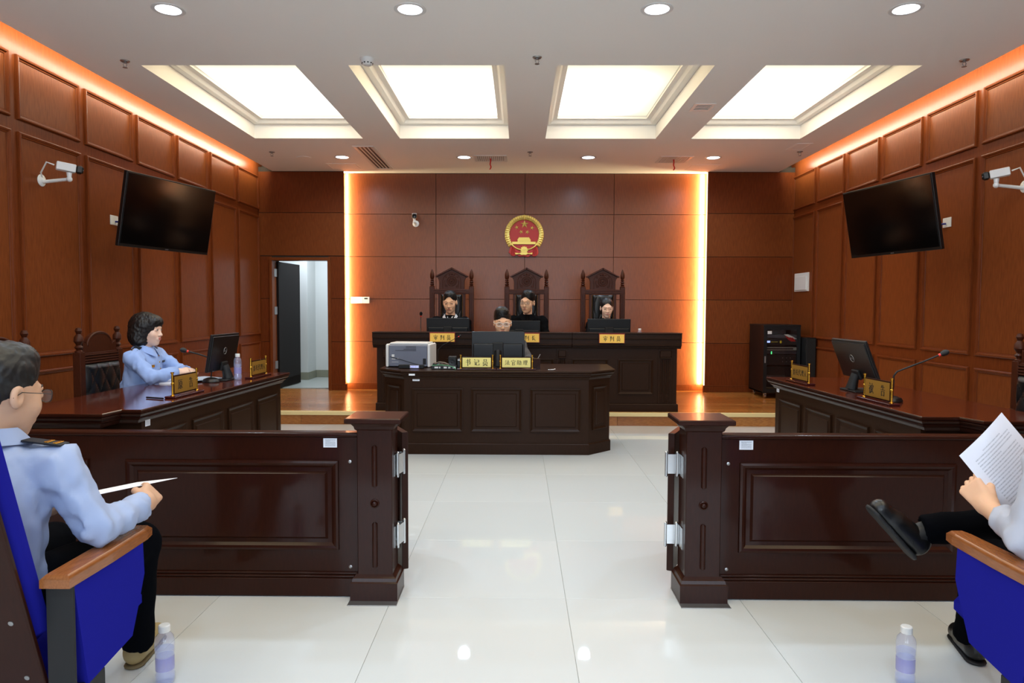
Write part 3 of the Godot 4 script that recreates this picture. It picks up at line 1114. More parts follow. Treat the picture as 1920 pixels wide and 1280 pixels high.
func judge_chair(label: String, at: Vector3) -> Node3D:
	var o := thing("judge_chair", label, "chair", at, 0.0, "tall carved chairs behind the bench")
	chair_frame(o, 0.255, 0.46, -0.25, 0.22)
	for s in [-1.0, 1.0]:
		var m := MB.new()
		m.span(s * 0.255 - 0.032, s * 0.255 + 0.032, 0.0, 1.452, -0.28, -0.22, 0.006)
		var p := part(o, "back_post", m, M.chairwood)
		m = MB.new()
		for k in 3:
			m.span(s * 0.255 - 0.022 + k * 0.017, s * 0.255 - 0.012 + k * 0.017, 0.55, 1.37, -0.221, -0.2165, 0.002)
		part(p, "reeding", m, M.chairwood)
		m = MB.new()
		m.t = Transform3D(Basis.IDENTITY, Vector3(s * 0.255, 1.452, -0.25))
		m.lathe([Vector2(0.032, 0), Vector2(0.032, 0.008), Vector2(0.018, 0.016), Vector2(0.029, 0.032), Vector2(0.017, 0.046), Vector2(0.028, 0.060), Vector2(0.016, 0.074), Vector2(0.026, 0.086), Vector2(0.017, 0.096), Vector2(0.028, 0.118), Vector2(0.029, 0.145), Vector2(0.024, 0.175), Vector2(0.014, 0.205), Vector2(0.004, 0.226), Vector2(0, 0.228)], 14)
		part(p, "finial", m, M.chairwood)
	var m := MB.new()
	m.span(-0.235, 0.235, 1.358, 1.420, -0.272, -0.222, 0.004)
	m.span(-0.235, 0.235, 1.400, 1.408, -0.272, -0.217, 0.003)
	m.span(-0.235, 0.235, 1.372, 1.380, -0.272, -0.217, 0.003)
	part(o, "cross_rail", m, M.chairwood)
	m = MB.new()
	m.t = Transform3D(Basis.IDENTITY, Vector3(0, 0, -0.275))
	m.prism(poly([[-0.165, 1.418], [0.165, 1.418], [0.165, 1.525], [0.178, 1.56], [0.195, 1.578], [0, 1.676], [-0.195, 1.578], [-0.178, 1.56], [-0.165, 1.525]]), 0.0, 0.035, 0.003)
	var crest := part(o, "crest", m, M.chairwood)
	m = MB.new()
	for s in [-1.0, 1.0]:
		m.t = Transform3D(Basis.IDENTITY, Vector3(0, 0, -0.282))
		m.prism(poly([[0, 1.672], [s * 0.205, 1.572], [s * 0.216, 1.588], [0, 1.702]]), 0.0, 0.062, 0.004)
	part(crest, "gable", m, M.chairwood)
	m = MB.new()
	var c := Vector3(0, 1.525, -0.239)
	m.tube(ring(c, 0.060), 0.0055, 8)
	m.tube(ring(c, 0.042), 0.0045, 8)
	m.tube(ring(c, 0.026), 0.004, 8)
	m.ball(c, Vector3(0.014, 0.014, 0.010), 10)
	m.tube(ring(c + Vector3(0, -0.01, 0), 0.118, 0.15, PI - 0.15), 0.004, 6)
	for s in [-1.0, 1.0]:
		m.tube([c + Vector3(s * 0.117, 0.0, 0), c + Vector3(s * 0.117, -0.095, 0)], 0.004, 6)
		m.tube(spiral(c + Vector3(s * 0.070, -0.066, 0), 0.004, 0.020, 0.0, s * 7.0), 0.0045, 6)
		m.tube([c + Vector3(s * 0.082, -0.05, 0), c + Vector3(s * 0.092, -0.02, 0), c + Vector3(s * 0.088, 0.01, 0)], 0.005, 6)
		m.tube(spiral(c + Vector3(s * 0.070, 0.052, 0), 0.003, 0.016, 1.0, 1.0 + s * 6.0), 0.0045, 6)
		m.ball(c + Vector3(s * 0.030, 0.080, 0), Vector3(0.014, 0.008, 0.007), 8)
	m.ball(c + Vector3(0, 0.086, 0), Vector3(0.011, 0.012, 0.008), 8)
	for k in 8:
		var a := TAU * k / 8.0
		m.ball(c + Vector3(cos(a), sin(a), 0) * 0.034, Vector3(0.005, 0.005, 0.006), 6)
	part(crest, "carving", m, M.chairwood)
	m = MB.new()
	for s in [-1.0, 1.0]:
		m.span(s * 0.135, s * 0.175, 0.46, 1.36, -0.27, -0.235, 0.004)
	part(o, "back_stile", m, M.chairwood)
	tufted(o, 0.268, 0.50, 1.352, -0.245, 2, 5)
	return o


func tufted(o: Node3D, w: float, y0: float, y1: float, z: float, nx: int, ny: int) -> void:
	# a leather back, quilted: pads bulge between sunk buttons
	var m := MB.new()
	var nu := 36
	var nv := 48
	var at := func(u: float, v: float) -> Vector3:
		var e := minf(minf(u, 1.0 - u) * w, minf(v, 1.0 - v) * (y1 - y0))
		var edge := sqrt(clampf(e / 0.03, 0.0, 1.0))
		var d := absf(sin(PI * (u * nx + v * ny * 0.5))) * absf(sin(PI * (u * nx - v * ny * 0.5)))
		return Vector3((u - 0.5) * w, lerpf(y0, y1, v), z + 0.02 + 0.024 * edge + 0.013 * pow(d, 0.35) * edge)
	for i in nu:
		for j in nv:
			var p := []
			for q in [[i, j], [i + 1, j], [i + 1, j + 1], [i, j + 1]]:
				p.append((at as Callable).call(q[0] / float(nu), q[1] / float(nv)))
			var ns := []
			for q in [[i, j], [i + 1, j], [i + 1, j + 1], [i, j + 1]]:
				var u := clampf(q[0] / float(nu), 0.01, 0.99)
				var v := clampf(q[1] / float(nv), 0.01, 0.99)
				var du: Vector3 = (at as Callable).call(u + 0.008, v) - (at as Callable).call(u - 0.008, v)
				var dv: Vector3 = (at as Callable).call(u, v + 0.008) - (at as Callable).call(u, v - 0.008)
				ns.append(du.cross(dv).normalized())
			m.quad(p[0], p[1], p[2], p[3], ns[0], ns[1], ns[2], ns[3])
	m.span(-w / 2, w / 2, y0, y1, z - 0.012, z + 0.021, 0.004)
	var pad := part(o, "back_cushion", m, M.leather)
	m = MB.new()
	for s in [-1.0, 1.0]:
		for k in 46:
			m.ball(Vector3(s * (w / 2 + 0.004), lerpf(y0, y1, (k + 0.5) / 46.0), z + 0.014), Vector3(0.0045, 0.0045, 0.004), 6)
	var nails := part(pad, "nail_heads", m, M.brass)
	nails.set_meta("kind", "stuff")


func party_chair(label: String, at: Vector3, turn: float) -> Node3D:
	var o := thing("party_chair", label, "chair", at, turn, "carved leather chairs at the party tables")
	chair_frame(o, 0.245, 0.45, -0.25, 0.12)
	for s in [-1.0, 1.0]:
		var m := MB.new()
		m.span(s * 0.245 - 0.030, s * 0.245 + 0.030, 0.0, 1.0, -0.28, -0.22, 0.005)
		var p := part(o, "back_post", m, M.chairwood)
		m = MB.new()
		m.t = Transform3D(Basis.IDENTITY, Vector3(s * 0.245, 1.0, -0.25))
		m.lathe([Vector2(0.028, 0), Vector2(0.028, 0.006), Vector2(0.016, 0.016), Vector2(0.030, 0.036), Vector2(0.016, 0.052), Vector2(0.033, 0.080), Vector2(0.030, 0.110), Vector2(0.014, 0.132), Vector2(0.024, 0.156), Vector2(0.016, 0.176), Vector2(0, 0.182)], 14)
		part(p, "finial", m, M.chairwood)
	var m := MB.new()
	var a := [[-0.215, 0.985]]
	for i in 13:
		var th := PI - PI * i / 12.0
		a.append([cos(th) * 0.155, 1.045 + sin(th) * 0.095])
	a.append([0.215, 0.985])
	a.insert(1, [-0.215, 1.075])
	a.insert(2, [-0.170, 1.060])
	a.insert(a.size() - 1, [0.170, 1.060])
	a.insert(a.size() - 1, [0.215, 1.075])
	m.t = Transform3D(Basis.IDENTITY, Vector3(0, 0, -0.275))
	m.prism(poly(a), 0.0, 0.035, 0.004)
	var crest := part(o, "crest", m, M.chairwood)
	m = MB.new()
	var arc := []
	for i in 17:
		var th := PI - PI * i / 16.0
		arc.append(Vector3(cos(th) * 0.150, 1.045 + sin(th) * 0.092, -0.246))
	m.tube(arc, 0.011, 8)
	part(crest, "arch_bead", m, M.chairwood)
	m = MB.new()
	m.span(-0.22, 0.22, 0.905, 0.990, -0.272, -0.232, 0.004)
	for k in 4:
		m.span(-0.22, 0.22, 0.912 + k * 0.019, 0.922 + k * 0.019, -0.24, -0.222, 0.003)
	part(o, "cross_rail", m, M.chairwood)
	tufted(o, 0.43, 0.46, 0.905, -0.25, 3, 4)
	return o


func hall_chair(label: String, at: Vector3) -> void:
	var o := thing("auditorium_chair", label, "chair", at, PI)
	var blue := wood(Color(0.10, 0.105, 0.50), Color(0.14, 0.145, 0.60), 0.95, Vector3(9, 9, 9), 31, 0.0, 0.2)
	blue.metallic_specular = 0.12
	# backrest leans back; local +z is forward
	var lean := Transform3D(Basis(Vector3.RIGHT, deg_to_rad(-17.0)), Vector3(0, 0.44, -0.13))
	var m := MB.new()
	m.t = lean
	m.box(Vector3(0, 0.33, 0.0), Vector3(0.51, 0.66, 0.085), 0.035)
	part(o, "back_cushion", m, blue)
	m = MB.new()
	m.t = lean
	m.box(Vector3(0, 0.22, -0.052), Vector3(0.51, 0.78, 0.018), 0.006)
	var sh := part(o, "back_shell", m, M.rail)
	m = MB.new()
	for x in [-0.21, 0.21]:
		for y in [-0.08, 0.10]:
			m.t = lean * Transform3D(Basis(Vector3.RIGHT, -PI / 2), Vector3(x, y, -0.061))
			m.lathe([Vector2(0.007, -0.001), Vector2(0.007, 0.002), Vector2(0, 0.003)], 10)
			part(sh, "screw_cap", m, M.steel)
			m = MB.new()
	m = MB.new()
	m.box(Vector3(0, 0.352, 0.125), Vector3(0.50, 0.135, 0.52), 0.055)
	part(o, "seat_cushion", m, blue)
	for s in [-1.0, 1.0]:
		var x: float = s * 0.31
		m = MB.new()
		# polygon in (z, y), pushed along x
		m.t = Transform3D(Basis(Vector3(0, 0, 1), Vector3.UP, Vector3.LEFT), Vector3(x, 0, 0))
		var side := poly([[-0.17, 0.60], [0.17, 0.60], [0.175, 0.50], [0.145, 0.43], [0.10, 0.335], [-0.12, 0.305]])
		m.prism(side, -0.036, 0.036, 0.0)
		var sp := part(o, "side_panel", m, blue)
		m = MB.new()
		m.span(x - 0.037, x + 0.037, 0.29, 0.605, -0.176, -0.168, 0.002)
		part(sp, "edge_board", m, M.blackm)
		m = MB.new()
		m.t = Transform3D(Basis(Vector3.RIGHT, Vector3(0, 0, -1), Vector3.UP), Vector3(x, 0.60, 0))
		m.prism(poly([[-0.040, 0.195], [0.040, 0.195], [0.042, 0.0], [0.036, -0.20], [0.026, -0.245], [-0.026, -0.245], [-0.036, -0.20], [-0.042, 0.0]]), 0.0, 0.034, 0.012)
		part(o, "armrest", m, M.arm)
		m = MB.new()
		m.span(x - 0.03, x + 0.03, 0.02, 0.31, -0.15, -0.03, 0.004)
		m.span(x - 0.035, x + 0.035, 0.0, 0.02, -0.19, 0.10, 0.004)
		part(o, "leg", m, M.blackm)


func furniture() -> void:
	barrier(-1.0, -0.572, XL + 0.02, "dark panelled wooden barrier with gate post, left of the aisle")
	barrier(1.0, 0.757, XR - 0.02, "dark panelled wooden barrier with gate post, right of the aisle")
	clerk_desk()
	bench()
	party_table("long dark polished party table on the left, with the seated woman behind it", [[-2.155, -3.92], [-2.065, -6.08], [-2.75, -6.11], [-2.76, -3.76], [-2.275, -3.76], [-2.26, -3.92]], Vector2(-2.150, -3.95), Vector2(-2.075, -6.06), 4, 0.515, 0.43, 1.0)
	party_table("long dark polished party table on the right, with nobody sitting behind it", [[2.21, -3.81], [2.14, -5.87], [2.78, -5.85], [2.80, -3.66], [2.44, -3.67], [2.40, -3.81]], Vector2(2.205, -3.84), Vector2(2.145, -5.85), 4, 0.49, 0.41, -1.0)
	var z := -8.85
	var j := judge_chair("tall carved chair behind the left seated judge", Vector3(-0.872, DAIS, z))
	dup(j, "judge_chair", "tall carved chair in the middle, below the round emblem", Vector3(0.097, DAIS, z))
	dup(j, "judge_chair", "tall carved chair behind the female judge with tied hair", Vector3(1.080, DAIS, z))
	var p := party_chair("carved leather chair behind the woman in the light blue shirt", Vector3(-2.96, 0, -5.32), PI / 2)
	dup(p, "party_chair", "carved leather chair by the left wall, partly hidden by a man's head", Vector3(-2.96, 0, -4.27), PI / 2)
	dup(p, "party_chair", "carved leather chair at the right edge, by the right wall", Vector3(3.02, 0, -4.36), -PI / 2)
	hall_chair("blue upholstered auditorium chair with wooden armrest, man in uniform sitting in it", Vector3(-1.52, 0, -1.98))
	hall_chair("blue upholstered auditorium chair at right edge under the person holding paper", Vector3(1.705, 0, -1.98))


# Chinese characters as pen strokes on a 20 x 20 grid, y downwards
const GLYPHS := {
	"审": "10,0 10,2;2,3 2,6;2,3 18,3 17,6;5,8 5,15;5,8 15,8 15,15;5,11.5 15,11.5;5,15 15,15;10,6 10,20",
	"判": "2,2 4,5;9,2 7,5;1,7 10,7;0,11 11,11;5.5,1 5.5,14 3,20;14,4 14,13;18,1 18,19 16,18",
	"员": "6,1 6,6;6,1 14,1 14,6;6,6 14,6;4,9 4,16;4,9 16,9 16,16;10,11 10,14 8,17 3,20;11,16 17,20",
	"长": "14,1 6,7;2,9 18,9;6,1 6,18 11,15;9,9 13,15 18,19",
	"书": "4,4 15,4 15,9;2,9 17,9 16,15 14,14;9,0 9,20;14,0 17,3",
	"记": "3,1 5,4;1,8 5,8 5,17 8,14;9,3 17,3 17,9;9,9 17,9;9,9 9,17 10,18 18,18 18,14",
	"法": "2,2 5,4;1,7 4,9;1,18 5,12;8,5 18,5;13,1 13,10;7,10 19,10;12,10 8,17 17,16;15,13 18,18",
	"官": "10,0 10,2;2,3 2,6;2,3 18,3 17,6;6,8 6,20;6,8 14,8 14,12 6,12;6,15 15,15 15,19 6,19",
	"助": "2,2 2,16;2,2 8,2 8,16;2,7 8,7;2,11 8,11;0,17 10,15;11,6 18,6 17,18 15,17;14,2 14,10 10,19",
	"理": "1,3 8,3;1,9 8,9;0,16 9,15;4.5,3 4.5,15;10,2 10,10;10,2 18,2 18,10;10,6 18,6;10,10 18,10;14,2 14,18;10,14 18,14;9,18 19,18",
	"原": "3,2 18,2;3,2 3,12 1,19;12,4 10,6;7,6 7,12;7,6 16,6 16,12;7,9 16,9;7,12 16,12;11,12 11,19 9,18;8,14 5,18;14,14 17,18",
	"告": "6,1 4,5;5,4 16,4;10,1 10,9;2,9 18,9;5,12 5,20;5,12 15,12 15,20;5,19 15,19",
	"被": "4,1 6,3;1,6 8,6 3,12;5,9 5,20;7,10 5,12;10,5 19,5 18,8;10,5 10,12 8,19;14,1 14,9;11,10 17,10 13,16 9,19;12,12 19,19",
	"委": "15,1 6,3;2,5 18,5;10,2 10,11;9,5 3,10;11,5 17,10;9,11 6,16 15,19;14,12 11,17 4,20;1,14 19,14",
	"托": "4,1 4,18 2,17;1,6 8,5;1,13 8,10;17,2 10,5;8,11 19,9;13,4 13,17 14,18 19,18 19,15",
	"代": "6,1 1,9;4,6 4,20;7,8 19,6;11,1 13,12 19,19 19,16;16,2 18,4",
	"人": "10,1 9,9 2,19;10,8 18,19",
}


func write(m: MB, text: String, cx: float, cy: float, z: float, size: float, gap: float, squeeze := 0.9) -> void:
	var n := text.length()
	for i in n:
		var ox := cx + (i - (n - 1) / 2.0) * gap
		var strokes: PackedStringArray = GLYPHS[text[i]].split(";")
		for s in strokes:
			var pts := []
			for q in s.split(" "):
				var ab := q.split(",")
				pts.append(Vector2(ox + (float(ab[0]) - 10.0) / 20.0 * size * squeeze, cy - (float(ab[1]) - 10.0) / 20.0 * size))
			for k in pts.size() - 1:
				var d: Vector2 = pts[k + 1] - pts[k]
				var w := size * (0.045 if absf(d.x) > absf(d.y) * 3.0 else 0.095)
				var keep := m.t
				m.t = keep * Transform3D(Basis(Vector3(0, 0, 1), d.angle()), Vector3((pts[k].x + pts[k + 1].x) / 2, (pts[k].y + pts[k + 1].y) / 2, z))
				m.box(Vector3.ZERO, Vector3(d.length() + w * 0.6, w, 0.0012))
				m.t = keep


func lettering(text: String, size: float, depth := 0.001) -> TextMesh:
	var t := TextMesh.new()
	t.text = text
	var f := SystemFont.new()
	f.font_names = PackedStringArray(["Droid Sans"])
	f.font_weight = 700
	t.font = f
	t.font_size = 48
	t.pixel_size = size / 34.0
	t.depth = depth
	return t


func television(label: String, at: Vector3, yaw: float, tilt: float, wall_x: float) -> void:
	var o := thing("television", label, "television", at, 0.0, "wall televisions")
	o.basis = Basis(Vector3.UP, yaw) * Basis(Vector3.RIGHT, tilt)
	var m := MB.new()
	m.box(Vector3(0, 0, -0.022), Vector3(1.09, 0.63, 0.036), 0.005)
	m.box(Vector3(0, -0.06, -0.055), Vector3(0.72, 0.40, 0.04), 0.012)
	part(o, "body", m, M.black)
	m = MB.new()
	m.box(Vector3(0, 0.006, -0.003), Vector3(1.066, 0.592, 0.004), 0.001)
	part(o, "screen", m, M.screen)
	var t := part(o, "badge", lettering("■■■■", 0.010, 0.001), M.steel)
	t.mesh = lettering("SMART", 0.009, 0.001)
	t.position = Vector3(0, -0.303, -0.003)
	m = MB.new()
	m.t = o.transform.affine_inverse()
	var b := at + o.basis * Vector3(0, 0, -0.075)
	var w := Vector3(wall_x - signf(wall_x) * 0.02, at.y + 0.02, at.z - 0.42)
	m.tube([b, b.lerp(w, 0.5) + Vector3(0, 0, 0.06), w], 0.022, 8)
	m.box(w, Vector3(0.03, 0.26, 0.20), 0.004)
	part(o, "wall_bracket", m, M.blackm)


func wall_socket(label: String, x: float, y: float, z: float, out: float) -> void:
	var o := thing("wall_socket", label, "socket", Vector3(x, y, z), 0.0, "white socket plates beside the televisions")
	var m := MB.new()
	m.span(-0.004 * out, 0.009 * out, -0.043, 0.043, -0.06, 0.06, 0.003)
	part(o, "plate", m, M.plastic)
	m = MB.new()
	m.tube([Vector3(0.009 * out, -0.01, -0.01), Vector3(0.04 * out, -0.012, -0.02), Vector3(0.05 * out, -0.015, -0.06)], 0.008, 8)
	part(o, "blue_plug", m, mat(Color(0.08, 0.09, 0.45), 0.5), "blue plug")
	m = MB.new()
	m.tube([Vector3(0.05 * out, -0.015, -0.06), Vector3(0.06 * out, -0.03, -0.12), Vector3(0.09 * out, 0.0, -0.20)], 0.004, 6)
	part(o, "cable", m, M.blackm)


func monitor(label: String, base: Vector3, turn: float, cy: float, tilt: float, w: float, h: float, off: float, logo: bool) -> void:
	# base: where the foot stands; the screen looks to local +z
	var o := thing("monitor", label, "monitor", base, turn, "computer monitors")
	var c := cy - base.y
	var head := Transform3D(Basis(Vector3.RIGHT, -tilt), Vector3(0, c, off))
	var m := MB.new()
	m.t = head
	m.box(Vector3(0, 0, 0), Vector3(w, h, 0.020), 0.004)
	if logo:
		m.box(Vector3(0, -0.004, -0.012), Vector3(w * 0.97, h * 0.93, 0.014), 0.007)
	else:
		m.box(Vector3(0, -h * 0.17, -0.018), Vector3(w * 0.94, h * 0.58, 0.026), 0.010)
	var body := part(o, "housing", m, M.black)
	m = MB.new()
	m.t = head
	m.box(Vector3(0, 0.004, 0.0102), Vector3(w - 0.022, h - 0.03, 0.002))
	part(o, "screen", m, M.screen)
	m = MB.new()
	m.t = head
	var lo := head * Vector3(0, -h * 0.36, -0.030)
	if logo:
		m.box(Vector3(0, -h * 0.37, -0.026), Vector3(0.10, 0.07, 0.018), 0.005)
	else:
		lo = head * Vector3(0, -h * 0.10, -0.05)
		m.box(Vector3(0, -h * 0.08, -0.040), Vector3(0.10, 0.14, 0.022), 0.006)
	m.t = Transform3D.IDENTITY
	m.tube([lo, lo + Vector3(0, -0.03, -0.012), Vector3(0, 0.012, lo.z - 0.03)], [0.034, 0.034, 0.044], 4)
	part(o, "neck", m, M.blackm)
	m = MB.new()
	m.t = Transform3D(Basis.IDENTITY, Vector3(0, 0, lo.z + 0.03))
	m.box(Vector3(0, 0.006, 0), Vector3(0.23, 0.012, 0.18), 0.004)
	part(o, "foot", m, M.blackm)
	if logo:
		m = MB.new()
		m.t = head
		m.tube(ring(Vector3(0, 0.012, -0.0192), 0.026), 0.0018, 6)
		m.t = head
		var r := part(body, "ring_emblem", m, M.steel, "silver ring emblem")
		var t := part(body, "emblem_letters", lettering("DELL", 0.013, 0.001), M.steel)
		t.transform = head * Transform3D(Basis(Vector3.UP, PI), Vector3(0, 0.012, -0.0196))


func microphone(label: String, base: Vector3, pts: Array) -> void:
	var o := thing("gooseneck_microphone", label, "microphone", base, 0.0, "gooseneck microphones")
	var m := MB.new()
	m.lathe([Vector2(0, 0), Vector2(0.062, 0), Vector2(0.064, 0.008), Vector2(0.054, 0.026), Vector2(0.03, 0.036), Vector2(0, 0.040)], 20, 1.0, 0.85)
	part(o, "base", m, M.black)
	var p := [Vector3(0, 0.03, 0)]
	for q in pts:
		p.append(q - base)
	var n := p.size()
	var d: Vector3 = (p[n - 1] - p[n - 2]).normalized()
	m = MB.new()
	m.tube(p, 0.003 if label.contains("thin") else 0.0055, 8)
	part(o, "gooseneck", m, M.steel if label.contains("grey") else M.blackm)
	m = MB.new()
	m.tube([p[n - 1], p[n - 1] + d * 0.012], 0.005 if label.contains("thin") else 0.009, 10)
	part(o, "red_light_ring", m, mat(Color(0.95, 0.22, 0.16), 0.4), "red ring below the foam head")
	m = MB.new()
	var e: Vector3 = p[n - 1] + d * 0.012
	var fs := 0.45 if label.contains("thin") else 1.0
	m.tube([e, e + d * 0.004 * fs, e + d * 0.012 * fs, e + d * 0.03 * fs, e + d * 0.042 * fs, e + d * 0.05 * fs], [0.006 * fs, 0.012 * fs, 0.017 * fs, 0.019 * fs, 0.014 * fs, 0.003 * fs], 12)
	part(o, "foam_head", m, M.blackm)


func desk_plate(label: String, text: String, at: Vector3, turn: float, w: float, h: float, bright: bool, size: float, gap: float) -> void:
	var o := thing("desk_nameplate", label, "nameplate", at, turn, "gold framed desk nameplates")
	var m := MB.new()
	m.box(Vector3(0, 0.007, 0), Vector3(w + 0.07, 0.014, 0.075), 0.005)
	part(o, "base", m, mat(Color(0.22, 0.05, 0.06), 0.2))
	for s in [-1.0, 1.0]:
		m = MB.new()
		m.t = Transform3D(Basis.IDENTITY, Vector3(s * w / 2, 0.014, 0))
		m.lathe([Vector2(0.013, 0), Vector2(0.013, 0.003), Vector2(0.007, 0.006), Vector2(0.007, h * 0.45), Vector2(0.0095, h * 0.47), Vector2(0.0095, h * 0.53), Vector2(0.007, h * 0.55), Vector2(0.007, h - 0.010), Vector2(0.011, h - 0.008), Vector2(0.011, h - 0.001), Vector2(0, h)], 14)
		part(o, "gold_post", m, M.gold)
	m = MB.new()
	m.box(Vector3(0, 0.012 + h * 0.45, 0), Vector3(w - 0.015, h * 0.82, 0.008), 0.002)
	part(o, "dark_frame", m, M.rail)
	m = MB.new()
	m.box(Vector3(0, 0.012 + h * 0.45, 0.0045), Vector3(w - 0.032, h * 0.70, 0.002), 0.0006)
	var face := part(o, "plate", m, mat(Color(0.94, 0.88, 0.52), 0.45) if bright else mat(Color(0.66, 0.49, 0.20), 0.35, 0.35))
	for i in text.length():
		m = MB.new()
		write(m, text[i], (i - (text.length() - 1) / 2.0) * gap, 0.012 + h * 0.45, 0.0058, size, gap)
		part(face, "character", m, M.ink)


func bench_plate(label: String, text: String, x: float, y: float) -> void:
	var o := thing("bench_nameplate", label, "nameplate", Vector3(x, y, -7.945), 0.0, "yellow nameplates hung on the bench ledge")
	var m := MB.new()
	m.box(Vector3(0, 0, 0.003), Vector3(0.292, 0.108, 0.006), 0.001)
	m.box(Vector3(0, 0.055, -0.01), Vector3(0.292, 0.003, 0.03))
	part(o, "red_backing", m, mat(Color(0.55, 0.08, 0.05), 0.5))
	m = MB.new()
	m.box(Vector3(0, -0.002, 0.0068), Vector3(0.278, 0.096, 0.0016), 0.0004)
	var f := part(o, "plate", m, mat(Color(0.97, 0.79, 0.34), 0.45))
	for i in text.length():
		m = MB.new()
		write(m, text[i], (i - (text.length() - 1) / 2.0) * 0.074, -0.002, 0.0080, 0.056, 0.074)
		part(f, "character", m, M.ink)


func security_camera(label: String, wall: Vector3, out: Vector3, arm: float, look: Vector3) -> void:
	var o := thing("security_camera", label, "camera", wall, 0.0, "white bracket security cameras")
	var m := MB.new()
	m.t = Transform3D(Basis(Quaternion(Vector3.UP, out)), Vector3.ZERO)
	m.lathe([Vector2(0.046, -0.004), Vector2(0.046, 0.008), Vector2(0.036, 0.016), Vector2(0, 0.018)], 20)
	var end := out * arm + Vector3(0, 0.01, 0)
	m.t = Transform3D.IDENTITY
	m.tube([out * 0.01, out * 0.03 + Vector3(0, -0.01, 0), end], [0.022, 0.014, 0.012], 10)
	m.ball(end, Vector3(0.022, 0.022, 0.022), 10)
	m.tube([end, end + Vector3(0, 0.05, 0)], [0.014, 0.02], 10)
	part(o, "bracket", m, M.plastic)
	var f := Transform3D(Basis.looking_at(-look, Vector3.UP), end + Vector3(0, 0.085, 0))
	m = MB.new()
	m.t = f
	m.box(Vector3(0, 0, -0.02), Vector3(0.066, 0.062, 0.13), 0.006)
	part(o, "housing", m, M.plastic)
	m = MB.new()
	m.t = f
	m.box(Vector3(0, 0, 0.068), Vector3(0.064, 0.060, 0.046), 0.012)
	part(o, "lens_hood", m, M.black)
	m = MB.new()
	m.t = f * Transform3D(Basis(Vector3.RIGHT, PI / 2), Vector3(0, 0, 0.09))
	m.lathe([Vector2(0.024, -0.004), Vector2(0.024, 0.004), Vector2(0.018, 0.002), Vector2(0, 0.001)], 18)
	part(o, "lens", m, M.screen)
	m = MB.new()
	var back := f * Vector3(0, 0, -0.095)
	m.tube([back, back - look * 0.05 + Vector3(0, 0.01, 0), back.lerp(out * 0.03, 0.6) - look * 0.05, out * 0.012 + Vector3(0, 0.02, 0)], 0.006, 8)
	part(o, "cable", m, M.plastic)


func sprinkler(label: String, x: float, z: float) -> void:
	var o := thing("sprinkler", label, "sprinkler", Vector3(x, CEIL, z), 0.0, "ceiling fire sprinklers")
	var m := MB.new()
	m.lathe([Vector2(0.018, 0.001), Vector2(0.018, -0.006), Vector2(0.030, -0.008), Vector2(0.036, -0.002), Vector2(0.036, 0.001)], 18)
	part(o, "escutcheon", m, M.steel)
	m = MB.new()
	m.lathe([Vector2(0.010, 0.0), Vector2(0.010, -0.018), Vector2(0, -0.018)], 12)
	for s in [-1.0, 1.0]:
		m.tube([Vector3(s * 0.008, -0.015, 0), Vector3(s * 0.014, -0.030, 0), Vector3(s * 0.004, -0.048, 0)], 0.003, 6)
	m.t = Transform3D(Basis.IDENTITY, Vector3(0, -0.05, 0))
	m.lathe([Vector2(0, -0.002), Vector2(0.018, -0.002), Vector2(0.018, 0.001), Vector2(0, 0.002)], 14)
	part(o, "head", m, M.brass if false else M.steel)


func grille(called: String, label: String, x0: float, x1: float, z0: float, z1: float, slots: int, along_z: bool, open: Material) -> Node3D:
	var o := thing(called, label, "air vent", Vector3((x0 + x1) / 2, CEIL, (z0 + z1) / 2))
	var w := absf(x1 - x0)
	var d := absf(z1 - z0)
	var m := MB.new()
	m.t = Transform3D(Basis(Vector3.RIGHT, Vector3(0, 0, 1), Vector3.DOWN), Vector3.ZERO)
	m.frame(0, 0, w, d, [Vector2(0, 0), Vector2(0.002, 0.006), Vector2(0.030, 0.008), Vector2(0.034, 0.001)], false)
	part(o, "frame", m, M.plastic)
	m = MB.new()
	m.span(-w / 2 + 0.03, w / 2 - 0.03, -0.0015, 0.002, -d / 2 + 0.03, d / 2 - 0.03)
	part(o, "backing", m, open)
	for k in slots + 1:
		m = MB.new()
		if along_z:
			var x := -w / 2 + 0.034 + (w - 0.068) * k / slots
			m.span(x - 0.009, x + 0.009, -0.007, 0.0, -d / 2 + 0.03, d / 2 - 0.03, 0.001)
		else:
			var zz := -d / 2 + 0.034 + (d - 0.068) * k / slots
			m.span(-w / 2 + 0.03, w / 2 - 0.03, -0.007, 0.0, zz - 0.006, zz + 0.006, 0.001)
		part(o, "slat", m, M.plastic)
	return o


